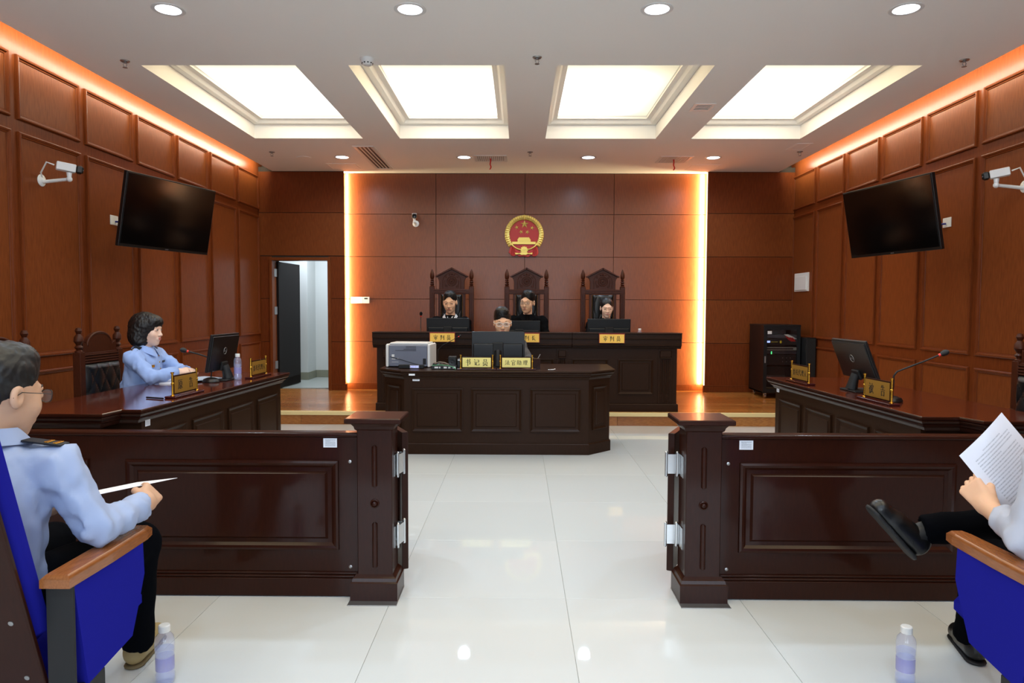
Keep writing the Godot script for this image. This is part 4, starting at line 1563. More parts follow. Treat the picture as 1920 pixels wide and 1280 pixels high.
func bottle(label: String, at: Vector3, h: float, r: float) -> void:
	var o := thing("water_bottle", label, "bottle", at, 0.0, "")
	var clear := mat(Color(0.80, 0.84, 0.98, 0.16), 0.05)
	clear.transparency = BaseMaterial3D.TRANSPARENCY_ALPHA
	var m := MB.new()
	m.lathe([Vector2(0, 0.004), Vector2(r * 0.6, 0.002), Vector2(r * 0.85, 0.0), Vector2(r, h * 0.05), Vector2(r, h * 0.16), Vector2(r * 0.93, h * 0.19), Vector2(r * 0.93, h * 0.50), Vector2(r, h * 0.53), Vector2(r, h * 0.72), Vector2(r * 0.90, h * 0.80), Vector2(r * 0.55, h * 0.87), Vector2(r * 0.50, h * 0.90)], 24)
	part(o, "bottle_wall", m, clear)
	var wet := mat(Color(0.72, 0.78, 1.0, 0.22), 0.02)
	wet.transparency = BaseMaterial3D.TRANSPARENCY_ALPHA
	m = MB.new()
	m.lathe([Vector2(0, 0.006), Vector2(r * 0.8, 0.006), Vector2(r * 0.93, h * 0.06), Vector2(r * 0.93, h * 0.16), Vector2(r * 0.86, h * 0.20), Vector2(r * 0.86, h * 0.49), Vector2(r * 0.93, h * 0.54), Vector2(r * 0.93, h * 0.60), Vector2(0, h * 0.60)], 24)
	part(o, "water", m, wet)
	m = MB.new()
	m.lathe([Vector2(r * 0.944, h * 0.24), Vector2(r * 0.946, h * 0.47)], 24)
	var lab := mat(Color(0.62, 0.60, 0.86, 0.45), 0.4)
	lab.transparency = BaseMaterial3D.TRANSPARENCY_ALPHA
	part(o, "wrapper", m, lab, "pale violet translucent wrapper")
	m = MB.new()
	m.lathe([Vector2(0, h * 0.885), Vector2(r * 0.60, h * 0.885), Vector2(r * 0.60, h * 0.985), Vector2(r * 0.52, h), Vector2(0, h)], 20)
	part(o, "cap", m, M.plastic)


func star(m: MB, c: Vector2, r: float, z: float, turn := 0.0) -> void:
	for k in 5:
		var a := PI / 2 + TAU * k / 5 + turn
		var tip := Vector3(c.x + cos(a) * r, c.y + sin(a) * r, z)
		for s in [-1.0, 1.0]:
			var b: float = a + s * PI / 5
			var inn := Vector3(c.x + cos(b) * r * 0.40, c.y + sin(b) * r * 0.40, z)
			var top := Vector3(c.x, c.y, z + r * 0.22)
			var n := (tip - top).cross(inn - top)
			n = n if n.z > 0 else -n
			m.tri(tip, inn, top, n.normalized(), n.normalized(), n.normalized())


func emblem() -> void:
	var R := 0.277
	var o := thing("national_emblem", "round red and gold national emblem with five stars, high on the back wall", "emblem", Vector3(0.069, 2.372, ZB))
	var gold := mat(Color(0.90, 0.80, 0.42), 0.38, 0.55)
	var red := mat(Color(0.70, 0.10, 0.07), 0.4)
	var m := MB.new()
	m.t = Transform3D(Basis(Vector3.RIGHT, PI / 2), Vector3.ZERO)
	m.lathe([Vector2(R * 0.80, 0.0), Vector2(R * 0.80, 0.016), Vector2(0, 0.022)], 48)
	part(o, "disc", m, red)
	# wheat wreath, open at the bottom
	m = MB.new()
	var n := 72
	var a0 := deg_to_rad(-40.0)
	var a1 := deg_to_rad(220.0)
	var prof := [Vector2(0.742, 0.016), Vector2(0.765, 0.036), Vector2(0.87, 0.048), Vector2(0.975, 0.036), Vector2(1.0, 0.0)]
	for i in n:
		for k in prof.size() - 1:
			var q := []
			for w in [[i, k], [i + 1, k], [i + 1, k + 1], [i, k + 1]]:
				var a: float = lerpf(a0, a1, w[0] / float(n))
				var rr: float = prof[w[1]].x * R * (1.0 + (0.012 if w[0] % 2 else 0.0))
				q.append(Vector3(cos(a) * rr, sin(a) * rr, prof[w[1]].y + (0.004 if w[0] % 2 else 0.0)))
			m.flat(q[0], q[1], q[2], q[3], Vector3((q[0].x + q[2].x) * (k - 1.5), (q[0].y + q[2].y) * (k - 1.5), 0.2))
	part(o, "wheat_wreath", m, gold)
	m = MB.new()
	for a in [deg_to_rad(-8.0), deg_to_rad(90.0), deg_to_rad(188.0)]:
		m.tube([Vector3(cos(a) * R * 0.75, sin(a) * R * 0.75, 0.036), Vector3(cos(a) * R * 0.87, sin(a) * R * 0.87, 0.050), Vector3(cos(a) * R, sin(a) * R, 0.03)], 0.007, 6)
	part(o, "wreath_binding", m, gold)
	for s in [[0.015, 0.53, 0.215, 0.0], [-0.385, 0.364, 0.115, 0.25], [0.405, 0.34, 0.115, -0.25], [-0.158, 0.134, 0.115, 0.4], [0.156, 0.13, 0.115, -0.4]]:
		m = MB.new()
		star(m, Vector2(s[0], s[1]) * R, s[2] * R, 0.024, s[3])
		part(o, "star", m, gold)
	m = MB.new()
	var sc := func(a: Array) -> PackedVector2Array:
		var r := PackedVector2Array()
		for q in a:
			r.append(Vector2(q[0], q[1]) * R)
		return r
	m.prism((sc as Callable).call([[-0.62, -0.50], [0.60, -0.50], [0.60, -0.36], [0.33, -0.36], [0.33, -0.31], [0.35, -0.28], [0.29, -0.21], [0.25, -0.13], [0.23, -0.14], [-0.24, -0.14], [-0.26, -0.12], [-0.31, -0.20], [-0.37, -0.28], [-0.34, -0.31], [-0.34, -0.36], [-0.62, -0.36]]), 0.01, 0.034, 0.003)
	for y in [-0.215, -0.29, -0.36]:
		m.box(Vector3(0, y * R, 0.036), Vector3((0.6 if y > -0.3 else 0.7) * R, 0.012 * R, 0.006))
	part(o, "gate_tower", m, gold)
	m = MB.new()
	m.prism((sc as Callable).call([[-0.70, -0.56], [-0.74, -0.74], [-0.80, -0.92], [-0.72, -0.98], [-0.58, -1.11], [-0.48, -1.10], [-0.42, -1.03], [-0.22, -1.13], [-0.05, -1.10], [0.02, -1.12], [0.22, -1.14], [0.38, -1.05], [0.46, -1.12], [0.60, -1.10], [0.72, -0.98], [0.74, -0.90], [0.70, -0.74], [0.66, -0.56], [0.50, -0.70], [0.2, -0.82], [-0.2, -0.82], [-0.50, -0.70]]), 0.0, 0.036, 0.004)
	for s in [-1.0, 1.0]:
		for k in 3:
			m.tube([Vector3(s * R * (0.62 - k * 0.05), -R * 0.62, 0.036), Vector3(s * R * (0.66 - k * 0.09), -R * 0.85, 0.042), Vector3(s * R * (0.66 - k * 0.10), -R * 1.06, 0.034)], 0.008, 6)
	part(o, "red_drapery", m, red)
	m = MB.new()
	var arc := []
	for i in 15:
		var a := lerpf(deg_to_rad(205.0), deg_to_rad(335.0), i / 14.0)
		arc.append(Vector3(cos(a) * R * 0.70, -0.29 * R + sin(a) * R * 0.50, 0.038))
	m.tube(arc, 0.011, 6)
	part(o, "gold_ribbon", m, gold)
	m = MB.new()
	var cog := PackedVector2Array()
	for i in 48:
		var a := TAU * i / 48.0
		var rr := R * (0.215 if (i / 2) % 2 else 0.17)
		cog.append(Vector2(cos(a) * rr, -0.79 * R + sin(a) * rr))
	m.prism(cog, 0.02, 0.046, 0.003)
	m.t = Transform3D(Basis(Vector3.RIGHT, PI / 2), Vector3(0, -0.79 * R, 0.046))
	m.lathe([Vector2(R * 0.12, 0), Vector2(R * 0.12, 0.006), Vector2(R * 0.09, 0.006), Vector2(R * 0.09, 0.0)], 24)
	part(o, "cogwheel", m, gold)
	m = MB.new()
	m.prism((sc as Callable).call([[-0.48, -0.92], [-0.25, -0.95], [-0.10, -0.88], [0.06, -0.88], [0.22, -0.95], [0.44, -0.92], [0.42, -1.02], [0.20, -1.00], [0.08, -1.06], [-0.02, -1.04], [-0.12, -1.06], [-0.24, -1.00], [-0.45, -1.03]]), 0.03, 0.052, 0.004)
	part(o, "gold_bow", m, gold)


func equipment_rack() -> void:
	var at := Vector3(3.45, DAIS, -9.50)
	var o := thing("equipment_rack", "black wheeled equipment rack with glass front and blinking units, in the right corner", "rack", at)
	var m := MB.new()
	var w := 0.48
	var x0 := -w / 2
	m.span(x0, x0 + 0.02, 0.07, 0.965, -0.28, 0.27, 0.003)
	m.span(-x0 - 0.02, -x0, 0.07, 0.965, -0.28, 0.27, 0.003)
	m.span(x0, -x0, 0.07, 0.09, -0.28, 0.27, 0.003)
	m.span(x0 - 0.004, -x0 + 0.004, 0.945, 0.972, -0.285, 0.285, 0.004)
	m.span(x0, -x0, 0.07, 0.965, -0.28, -0.27)
	part(o, "cabinet", m, M.black)
	m = MB.new()
	m.frame(0, 0.515, w, 0.87, [Vector2(0, 0.27), Vector2(0, 0.282), Vector2(0.045, 0.282), Vector2(0.045, 0.27)], false)
	part(o, "door_frame", m, M.black)
	var g := mat(Color(0.05, 0.05, 0.06, 0.12), 0.03)
	g.transparency = BaseMaterial3D.TRANSPARENCY_ALPHA
	m = MB.new()
	m.span(x0 + 0.04, -x0 - 0.04, 0.12, 0.91, 0.272, 0.276)
	part(o, "glass_door", m, g)
	m = MB.new()
	m.span(x0 + 0.012, x0 + 0.030, 0.47, 0.56, 0.282, 0.294, 0.003)
	part(o, "door_handle", m, M.steel, "silver door handle")
	m = MB.new()
	m.span(x0 + 0.05, x0 + 0.105, 0.85, 0.89, 0.277, 0.278)
	part(o, "asset_sticker", m, M.label)
	var iw := w - 0.05
	var units := [[0.80, 0.84, Color(0.30, 0.30, 0.33)], [0.70, 0.79, Color(0.03, 0.03, 0.035)], [0.635, 0.675, Color(0.62, 0.62, 0.60)], [0.585, 0.625, Color(0.16, 0.17, 0.20)], [0.44, 0.575, Color(0.05, 0.05, 0.055)], [0.27, 0.42, Color(0.03, 0.03, 0.035)]]
	for u in units:
		m = MB.new()
		m.span(-iw / 2, iw / 2, u[0], u[1], 0.0, 0.235, 0.002)
		var p := part(o, "rack_unit", m, mat(u[2], 0.45, 0.2))
		if u[0] == 0.70:
			m = MB.new()
			m.span(-iw / 2 + 0.03, -iw / 2 + 0.075, 0.735, 0.760, 0.235, 0.237)
			part(p, "blue_display", m, glow(Color(0.55, 0.65, 1.0), 1.6))
			m = MB.new()
			m.ball(Vector3(0.0, 0.745, 0.237), Vector3(0.016, 0.020, 0.006), 10)
			m.span(-0.13, -0.04, 0.742, 0.748, 0.235, 0.237)
			part(p, "yellow_knob", m, mat(Color(0.85, 0.78, 0.12), 0.5))
		if u[0] == 0.635:
			m = MB.new()
			m.span(-iw / 2 + 0.03, iw / 2 - 0.05, 0.645, 0.665, 0.235, 0.237)
			part(p, "dark_slot", m, M.black)
		if u[0] == 0.585:
			m = MB.new()
			m.ball(Vector3(-0.12, 0.612, 0.237), Vector3(0.008, 0.008, 0.004), 8)
			m.ball(Vector3(-0.12, 0.592, 0.237), Vector3(0.008, 0.008, 0.004), 8)
			part(p, "green_light", m, glow(Color(0.2, 0.95, 0.5), 2.0))
		if u[0] == 0.44:
			m = MB.new()
			for i in 3:
				for k in 2:
					m.ball(Vector3(0.03 + i * 0.05, 0.485 + k * 0.05, 0.236), Vector3(0.005, 0.005, 0.003), 6)
			part(p, "keypad", m, M.steel)
		if u[0] == 0.27:
			m = MB.new()
			for i in 12:
				m.span(-iw / 2 + 0.02 + i * 0.022, -iw / 2 + 0.034 + i * 0.022, 0.285, 0.292, 0.235, 0.237)
				m.span(-iw / 2 + 0.02 + i * 0.022, -iw / 2 + 0.034 + i * 0.022, 0.298, 0.305, 0.235, 0.237)
			part(p, "socket_row", m, mat(Color(0.3, 0.3, 0.3), 0.5))
	m = MB.new()
	for k in 5:
		m.tube([Vector3(0.06 + k * 0.012, 0.83, 0.24), Vector3(0.09 + k * 0.015, 0.78 + 0.01 * (k % 3), 0.262), Vector3(0.14 + k * 0.012, 0.755, 0.245)], 0.006, 6)
	part(o, "red_cables", m, M.red, "bundle of red cables")
	m = MB.new()
	for k in 4:
		m.tube([Vector3(0.04 + k * 0.014, 0.845, 0.24), Vector3(0.10 + k * 0.018, 0.81, 0.258), Vector3(0.17 + k * 0.01, 0.785, 0.245)], 0.005, 6)
	part(o, "white_cables", m, M.plastic, "bundle of white cables")
	for s in [[-1, 1], [1, 1], [-1, -1], [1, -1]]:
		m = MB.new()
		m.t = Transform3D(Basis(Vector3(0, 0, 1), PI / 2), Vector3(s[0] * (w / 2 - 0.05), 0.03, s[1] * 0.21))
		m.lathe([Vector2(0, -0.012), Vector2(0.026, -0.012), Vector2(0.030, -0.008), Vector2(0.030, 0.008), Vector2(0.026, 0.012), Vector2(0, 0.012)], 14)
		m.t = Transform3D.IDENTITY
		m.span(s[0] * (w / 2 - 0.05) - 0.018, s[0] * (w / 2 - 0.05) + 0.018, 0.04, 0.072, s[1] * 0.21 - 0.018, s[1] * 0.21 + 0.018, 0.003)
		part(o, "caster", m, M.chrome)
	o = thing("speaker_box", "plain black speaker box standing right beside the equipment rack", "speaker", Vector3(3.765, DAIS, -9.18))
	m = MB.new()
	m.span(-0.065, 0.065, 0.0, 0.81, -0.12, 0.12, 0.006)
	part(o, "cabinet", m, M.black)
	m = MB.new()
	m.span(-0.055, 0.055, 0.30, 0.80, 0.12, 0.126, 0.002)
	part(o, "grille_cloth", m, M.blackm)
	m = MB.new()
	m.t = Transform3D(Basis(Vector3.RIGHT, PI / 2), Vector3(0, 0.20, 0.12))
	m.lathe([Vector2(0.03, 0), Vector2(0.03, 0.006), Vector2(0.02, 0.002), Vector2(0, 0.004)], 18)
	part(o, "port", m, M.steel)


func printer() -> void:
	var at := Vector3(-1.05, 0.766, -6.68)
	var o := thing("printer", "grey desktop printer with white side covers, seen from its vented back", "printer", at, deg_to_rad(-4.0))
	var grey := mat(Color(0.42, 0.44, 0.50), 0.5)
	var m := MB.new()
	m.box(Vector3(0, 0.108, -0.10), Vector3(0.375, 0.208, 0.30), 0.012)
	part(o, "back_cover", m, grey)
	for s in [-1.0, 1.0]:
		m = MB.new()
		m.box(Vector3(s * 0.200, 0.110, -0.105), Vector3(0.030, 0.222, 0.325), 0.014)
		part(o, "side_cover", m, M.plastic)
	m = MB.new()
	m.box(Vector3(0, 0.222, -0.12), Vector3(0.37, 0.020, 0.25), 0.006)
	part(o, "top_cover", m, M.plastic)
	for k in 4:
		m = MB.new()
		var w: float = [0.10, 0.10, 0.12, 0.20][k]
		m.span(0.08 - w, 0.08, 0.196 - k * 0.013, 0.200 - k * 0.013, 0.0495, 0.0515)
		part(o, "vent_slot", m, M.black)
	m = MB.new()
	m.span(-0.155, -0.130, 0.098, 0.122, 0.05, 0.0512)
	m.span(-0.155, -0.09, 0.083, 0.086, 0.05, 0.0512)
	m.span(-0.155, -0.12, 0.074, 0.078, 0.05, 0.0512)
	m.span(-0.155, -0.09, 0.048, 0.051, 0.05, 0.0512)
	part(o, "white_print", m, M.plastic)
	m = MB.new()
	m.span(0.145, 0.175, 0.03, 0.085, 0.048, 0.053, 0.001)
	part(o, "socket_panel", m, M.black)
	m = MB.new()
	m.tube([Vector3(-0.17, 0.10, 0.052), Vector3(-0.05, 0.07, 0.062), Vector3(0.06, 0.038, 0.066), Vector3(0.15, 0.016, 0.06)], 0.003, 6)
	part(o, "cable", m, M.blackm)
	o = thing("digital_clock", "low black digital clock with blue digits, in front of the printer", "clock", Vector3(-1.0, 0.766, -6.50), deg_to_rad(-4.0))
	m = MB.new()
	m.box(Vector3(0, 0.019, 0), Vector3(0.24, 0.036, 0.04), 0.005)
	part(o, "case", m, M.black)
	m = MB.new()
	m.span(-0.01, 0.075, 0.006, 0.032, 0.0195, 0.0208)
	part(o, "display", m, glow(Color(0.05, 0.08, 0.45), 0.6))
	var t := part(o, "digit_display", lettering("11:50 20", 0.013, 0.0006), glow(Color(0.45, 0.55, 1.0), 1.2))
	t.position = Vector3(0.033, 0.019, 0.0212)


func desk_clutter() -> void:
	var m: MB
	var o := thing("adapter_box", "flat black adapter box with white print, between printer and nameplate", "adapter", Vector3(-0.69, 0.766, -6.47))
	m = MB.new()
	m.box(Vector3(0, 0.016, 0), Vector3(0.23, 0.032, 0.10), 0.004)
	part(o, "case", m, M.black)
	m = MB.new()
	for k in 5:
		m.span(-0.085 + k * 0.042, -0.085 + k * 0.042 + [0.034, 0.012, 0.030, 0.020, 0.026][k], 0.010, 0.025, 0.05, 0.0508)
	part(o, "white_print", m, M.plastic)
	o = thing("desk_speaker", "small black cube speaker standing behind the adapter box", "speaker", Vector3(-0.625, 0.766, -6.60))
	m = MB.new()
	m.box(Vector3(0, 0.055, 0), Vector3(0.078, 0.11, 0.08), 0.008)
	part(o, "case", m, M.blackm)
	m = MB.new()
	m.t = Transform3D(Basis(Vector3.RIGHT, PI / 2), Vector3(0, 0.055, 0.04))
	m.lathe([Vector2(0.030, 0), Vector2(0.030, 0.003), Vector2(0.026, 0.003), Vector2(0.012, -0.001), Vector2(0, 0.002)], 18)
	part(o, "cone", m, M.black)
	o = thing("video_camera", "small black desk camera with white lettering, left of the clerk nameplate", "camera", Vector3(-0.535, 0.766, -6.62))
	m = MB.new()
	m.box(Vector3(0, 0.045, 0), Vector3(0.09, 0.086, 0.11), 0.006)
	part(o, "body", m, M.black)
	m = MB.new()
	m.span(-0.04, 0.035, 0.070, 0.082, 0.055, 0.0558)
	part(o, "white_print", m, M.plastic)
	m = MB.new()
	m.tube([Vector3(-0.80, 0.80, -6.44), Vector3(-0.74, 0.806, -6.44), Vector3(-0.66, 0.805, -6.41), Vector3(-0.60, 0.79, -6.40), Vector3(-0.575, 0.7695, -6.385)], 0.0032, 6)
	whole("green_cable", m, mat(Color(0.25, 0.62, 0.42), 0.5), "thin green cable lying over the adapter box", "cable")
	m = MB.new()
	m.tube([Vector3(-0.79, 0.802, -6.60), Vector3(-0.75, 0.82, -6.58), Vector3(-0.70, 0.815, -6.57), Vector3(-0.66, 0.80, -6.56), Vector3(-0.65, 0.772, -6.56)], 0.008, 6)
	m.tube([Vector3(-0.78, 0.772, -6.58), Vector3(-0.74, 0.81, -6.60), Vector3(-0.69, 0.772, -6.62)], 0.006, 6)
	whole("grey_cable", m, mat(Color(0.45, 0.40, 0.36), 0.5), "bunched grey brown cable behind the adapter box", "cable")
	o = thing("pen_holder", "dark square pen holder with one pen, right of the assistant nameplate", "pen holder", Vector3(0.165, 0.766, -6.55))
	m = MB.new()
	m.slab(poly([[-0.035, -0.035], [0.035, -0.035], [0.035, 0.035], [-0.035, 0.035]]), [Vector2(0, 0), Vector2(0.001, 0.095)])
	part(o, "cup", m, M.rail)
	m = MB.new()
	m.tube([Vector3(0.01, 0.09, 0.0), Vector3(0.035, 0.135, 0.0)], 0.004, 8)
	part(o, "pen", m, M.steel)
	o = thing("clerk_mouse", "small silver clip lying on the clerk desk at right", "clip", Vector3(0.30, 0.766, -6.40))
	m = MB.new()
	m.tube([Vector3(-0.03, 0.004, 0), Vector3(0.0, 0.006, 0.005), Vector3(0.025, 0.004, 0)], 0.004, 6)
	m.ball(Vector3(0.028, 0.007, 0), Vector3(0.010, 0.007, 0.008), 8)
	part(o, "clip", m, M.chrome)


func sheet(label: String, called: String, at: Vector3, turn: float, w: float, d: float, h: float, mm: Material) -> void:
	var m := MB.new()
	m.box(Vector3(0, h / 2, 0), Vector3(w, h, d))
	whole(called, m, mm, label, "papers", at, turn)


func props() -> void:
	emblem()
	television("large black wall television tilted down on the left wall", Vector3(-3.149, 2.148, -6.361), deg_to_rad(75.07), deg_to_rad(10.3), XL)
	television("large black wall television tilted down on the right wall", Vector3(3.264, 2.130, -6.300), deg_to_rad(-77.9), deg_to_rad(10.8), XR)
	wall_socket("white socket plate with blue plug behind the left television", XL, 2.113, -6.34 - 0.03, 1.0)
	wall_socket("white socket plate with blue plug behind the right television", XR, 2.113, -6.36 - 0.03, -1.0)
	security_camera("white security camera on bracket, high on the left wall", Vector3(XL, 2.30, -5.41), Vector3.RIGHT, 0.22, Vector3(0.80, -0.12, -0.60).normalized())
	security_camera("white security camera on bracket, high on the right wall", Vector3(XR, 2.27, -5.43), Vector3.LEFT, 0.22, Vector3(-0.86, -0.16, -0.50).normalized())
	security_camera("small security camera on the back wall, left of the emblem", Vector3(-1.478, 2.525, ZB), Vector3(0, 0, 1), 0.15, Vector3(0.15, -0.20, 1.0).normalized())
	# monitors, microphones and plates
	monitor("black monitor with ring emblem on the left table beside the woman", Vector3(-2.326, 0.760, -5.473), -PI / 2, 0.981, deg_to_rad(9.7), 0.50, 0.29, 0.0, true)
	monitor("black monitor with ring emblem on the empty right table", Vector3(2.355, 0.760, -4.925), PI / 2, 0.985, deg_to_rad(21.0), 0.50, 0.29, 0.0, true)
	monitor("black monitor on the bench before the left judge", Vector3(-0.852, 0.90, -8.42), PI, 1.066, deg_to_rad(6.0), 0.515, 0.285, 0.0, false)
	monitor("black monitor on the bench before the middle judge in glasses", Vector3(0.003, 0.90, -8.42), PI, 1.037, deg_to_rad(6.0), 0.505, 0.285, 0.0, false)
	monitor("black monitor on the bench before the female judge", Vector3(1.078, 0.90, -8.42), PI, 1.062, deg_to_rad(6.0), 0.515, 0.285, 0.0, false)
	monitor("large black monitor on the clerk desk hiding the clerk", Vector3(-0.199, 0.765, -6.72), PI, 0.957, deg_to_rad(2.0), 0.508, 0.30, 0.0, false)
	microphone("gooseneck microphone on the right table behind the front nameplate", Vector3(2.32, 0.760, -4.36), [Vector3(2.31, 0.86, -4.33), Vector3(2.308, 0.925, -4.325), Vector3(2.325, 0.952, -4.32), Vector3(2.362, 0.970, -4.31), Vector3(2.475, 1.020, -4.29), Vector3(2.545, 1.056, -4.27)])
	microphone("gooseneck microphone on the left table pointing to the woman", Vector3(-2.345, 0.760, -5.30), [Vector3(-2.33, 0.85, -5.28), Vector3(-2.325, 0.92, -5.27), Vector3(-2.345, 0.955, -5.25), Vector3(-2.40, 0.978, -5.23), Vector3(-2.47, 1.000, -5.21)])
	microphone("thin gooseneck microphone on the clerk desk behind the adapters", Vector3(-0.785, 0.766, -6.76), [Vector3(-0.785, 0.87, -6.755), Vector3(-0.777, 0.929, -6.75), Vector3(-0.736, 0.971, -6.75), Vector3(-0.658, 1.012, -6.75), Vector3(-0.585, 1.052, -6.75)])
	microphone("upright grey gooseneck microphone on the bench left of the left judge", Vector3(-1.173, 0.90, -8.40), [Vector3(-1.176, 1.03, -8.38), Vector3(-1.172, 1.15, -8.35), Vector3(-1.165, 1.225, -8.32)])
	bench_plate("yellow bench nameplate with three characters below the left judge", "审判员", -0.870, 0.996)
	bench_plate("yellow bench nameplate half hidden by the clerk monitor, middle judge's", "审判长", 0.090, 0.994)
	bench_plate("yellow bench nameplate with three characters below the female judge", "审判员", 1.052, 0.990)
	desk_plate("pale yellow desk nameplate with three large characters, left one on the clerk desk", "书记员", Vector3(-0.386, 0.7655, -6.40), 0.0, 0.292, 0.125, true, 0.062, 0.078)
	desk_plate("pale yellow desk nameplate with four small characters, right one on the clerk desk", "法官助理", Vector3(-0.023, 0.7655, -6.40), 0.0, 0.292, 0.125, true, 0.048, 0.054)
	desk_plate("gold desk nameplate with two characters in front on the left table", "原告", Vector3(-2.175, 0.760, -4.53), PI / 2 - 0.03, 0.31, 0.150, false, 0.066, 0.135)
	desk_plate("gold desk nameplate near the far end of the left table", "委托代理人", Vector3(-2.145, 0.760, -5.74), PI / 2 - 0.03, 0.31, 0.150, false, 0.050, 0.050)
	desk_plate("gold desk nameplate with two characters beside the microphone on the right table", "被告", Vector3(2.225, 0.760, -4.35), -PI / 2 + 0.03, 0.31, 0.150, false, 0.066, 0.135)
	desk_plate("gold desk nameplate with five small characters at the far end of the right table", "委托代理人", Vector3(2.185, 0.760, -5.45), -PI / 2 + 0.03, 0.31, 0.150, false, 0.050, 0.050)
	printer()
	desk_clutter()
	equipment_rack()
	bottle("clear water bottle with white cap on the left table", Vector3(-2.22, 0.760, -5.50), 0.205, 0.030)
	bottle("clear water bottle standing on the floor near the left blue chair", Vector3(-1.255, 0.0, -2.425), 0.21, 0.033)
	bottle("clear water bottle standing on the floor near the right blue chair", Vector3(1.385, 0.0, -2.46), 0.21, 0.033)
	bottle("dark small bottle with white cap on the bench, right of the monitors", Vector3(1.418, 0.90, -8.25), 0.195, 0.030)
	sheet("open stack of white papers under the woman's hands on the left table", "paper_stack", Vector3(-2.60, 0.760, -5.36), 0.25, 0.24, 0.34, 0.012, M.paper)
	sheet("white folder lying at the far side of the left table", "paper_stack", Vector3(-2.50, 0.772, -5.40), -0.5, 0.21, 0.297, 0.006, mat(Color(0.80, 0.86, 0.93), 0.7))
	sheet("small stack of papers on the bench beside the middle judge", "paper_stack", Vector3(0.36, 0.90, -8.46), 0.2, 0.21, 0.29, 0.10, mat(Color(0.72, 0.55, 0.34), 0.8))
	var m := MB.new()
	m.tube([Vector3(0, 0.006, -0.07), Vector3(0, 0.006, 0.07)], 0.005, 8)
	whole("pen", m, M.black, "black pen lying beside the front nameplate on the left table", "pen", Vector3(-2.27, 0.760, -4.33), 1.2)
	# wall devices
	var o := thing("thermostat", "white wide wall thermostat with small display beside the left light strip", "thermostat", Vector3(-2.277, 1.434, ZB))
	m = MB.new()
	m.box(Vector3(0, 0, 0.015), Vector3(0.265, 0.092, 0.03), 0.006)
	part(o, "case", m, M.plastic)
	m = MB.new()
	m.span(0.06, 0.108, 0.012, 0.034, 0.030, 0.0312)
	part(o, "display", m, mat(Color(0.25, 0.27, 0.24), 0.3))
	m = MB.new()
	m.span(0.036, 0.040, -0.046, 0.046, 0.0295, 0.0306)
	part(o, "seam", m, mat(Color(0.6, 0.6, 0.58), 0.5))
	o = thing("wall_box", "white square wall box with a hinged lid on the right wall", "wall box", Vector3(XR, 1.692, -9.60), -PI / 2)
	m = MB.new()
	m.box(Vector3(0, 0, 0.01), Vector3(0.46, 0.25, 0.02), 0.004)
	part(o, "frame", m, M.plastic)
	m = MB.new()
	m.box(Vector3(0, -0.015, 0.026), Vector3(0.38, 0.185, 0.014), 0.004)
	part(o, "lid", m, M.plastic)
	# ceiling
	sprinkler("dark fire sprinkler near the front left of the ceiling", -3.07, -5.52)
	sprinkler("fire sprinkler in the middle of the near ceiling row", 0.13, -5.44)
	sprinkler("dark fire sprinkler near the front right of the ceiling", 3.40, -5.50)
	sprinkler("small fire sprinkler at the far left of the ceiling", -3.055, -8.72)
	sprinkler("small fire sprinkler in the middle of the far ceiling row", 0.128, -8.70)
	sprinkler("small fire sprinkler at the far right of the ceiling", 3.405, -8.66)
	o = thing("smoke_detector", "white round smoke detector between the two left coffers", "smoke detector", Vector3(-1.172, CEIL, -5.47))
	m = MB.new()
	m.lathe([Vector2(0.056, 0.001), Vector2(0.056, -0.012), Vector2(0.048, -0.030), Vector2(0.034, -0.048), Vector2(0.028, -0.052), Vector2(0, -0.053)], 22)
	part(o, "body", m, M.plastic)
	m = MB.new()
	for k in 10:
		var a := TAU * k / 10.0
		m.t = Transform3D(Basis(Vector3.UP, -a), Vector3(cos(a) * 0.041, -0.038, sin(a) * 0.041))
		m.box(Vector3.ZERO, Vector3(0.006, 0.007, 0.012))
	part(o, "intake_slot", m, M.blackm)
	grille("linear_diffuser", "long black slotted linear diffuser on the far left ceiling", -1.985, -1.735, -8.39, -9.74, 4, true, M.black)
	grille("ceiling_vent", "square grey return grille with red ribbon, left of the bench centre", -0.580, -0.160, -8.89, -9.26, 14, true, mat(Color(0.55, 0.55, 0.55), 0.7))
	grille("ceiling_vent", "square grey return grille with red ribbon, far right ceiling", 1.772, 2.185, -8.92, -9.33, 14, true, mat(Color(0.55, 0.55, 0.55), 0.7))
	grille("ceiling_vent", "small dark square vent between the two right coffers", 1.63, 1.83, -6.645, -6.88, 4, false, mat(Color(0.30, 0.34, 0.34), 0.6))
	for r in [[-0.372, -9.06, "left"], [1.972, -9.10, "right"]]:
		m = MB.new()
		var pts := []
		for k in 9:
			pts.append(Vector3(0.0012 * sin(k * 1.3) * k, -0.013 - k * 0.017, 0.004 * k))
		for k in 8:
			m.flat(pts[k] + Vector3(-0.008, 0, 0), pts[k] + Vector3(0.008, 0, 0), pts[k + 1] + Vector3(0.008, 0, 0), pts[k + 1] + Vector3(-0.008, 0, 0), Vector3(0, 0.1, 1))
			m.flat(pts[k] + Vector3(-0.008, 0, -0.0015), pts[k] + Vector3(0.008, 0, -0.0015), pts[k + 1] + Vector3(0.008, 0, -0.0015), pts[k + 1] + Vector3(-0.008, 0, -0.0015), Vector3(0, -0.1, -1))
		m.tube([Vector3(-0.01, -0.010, 0), Vector3(0.01, -0.010, 0)], 0.006, 6)
		whole("red_ribbon", m, M.red, "red ribbon hanging from the %s ceiling return grille" % r[2], "ribbon", Vector3(r[0], CEIL, r[1]), 0.0, "red vent ribbons")
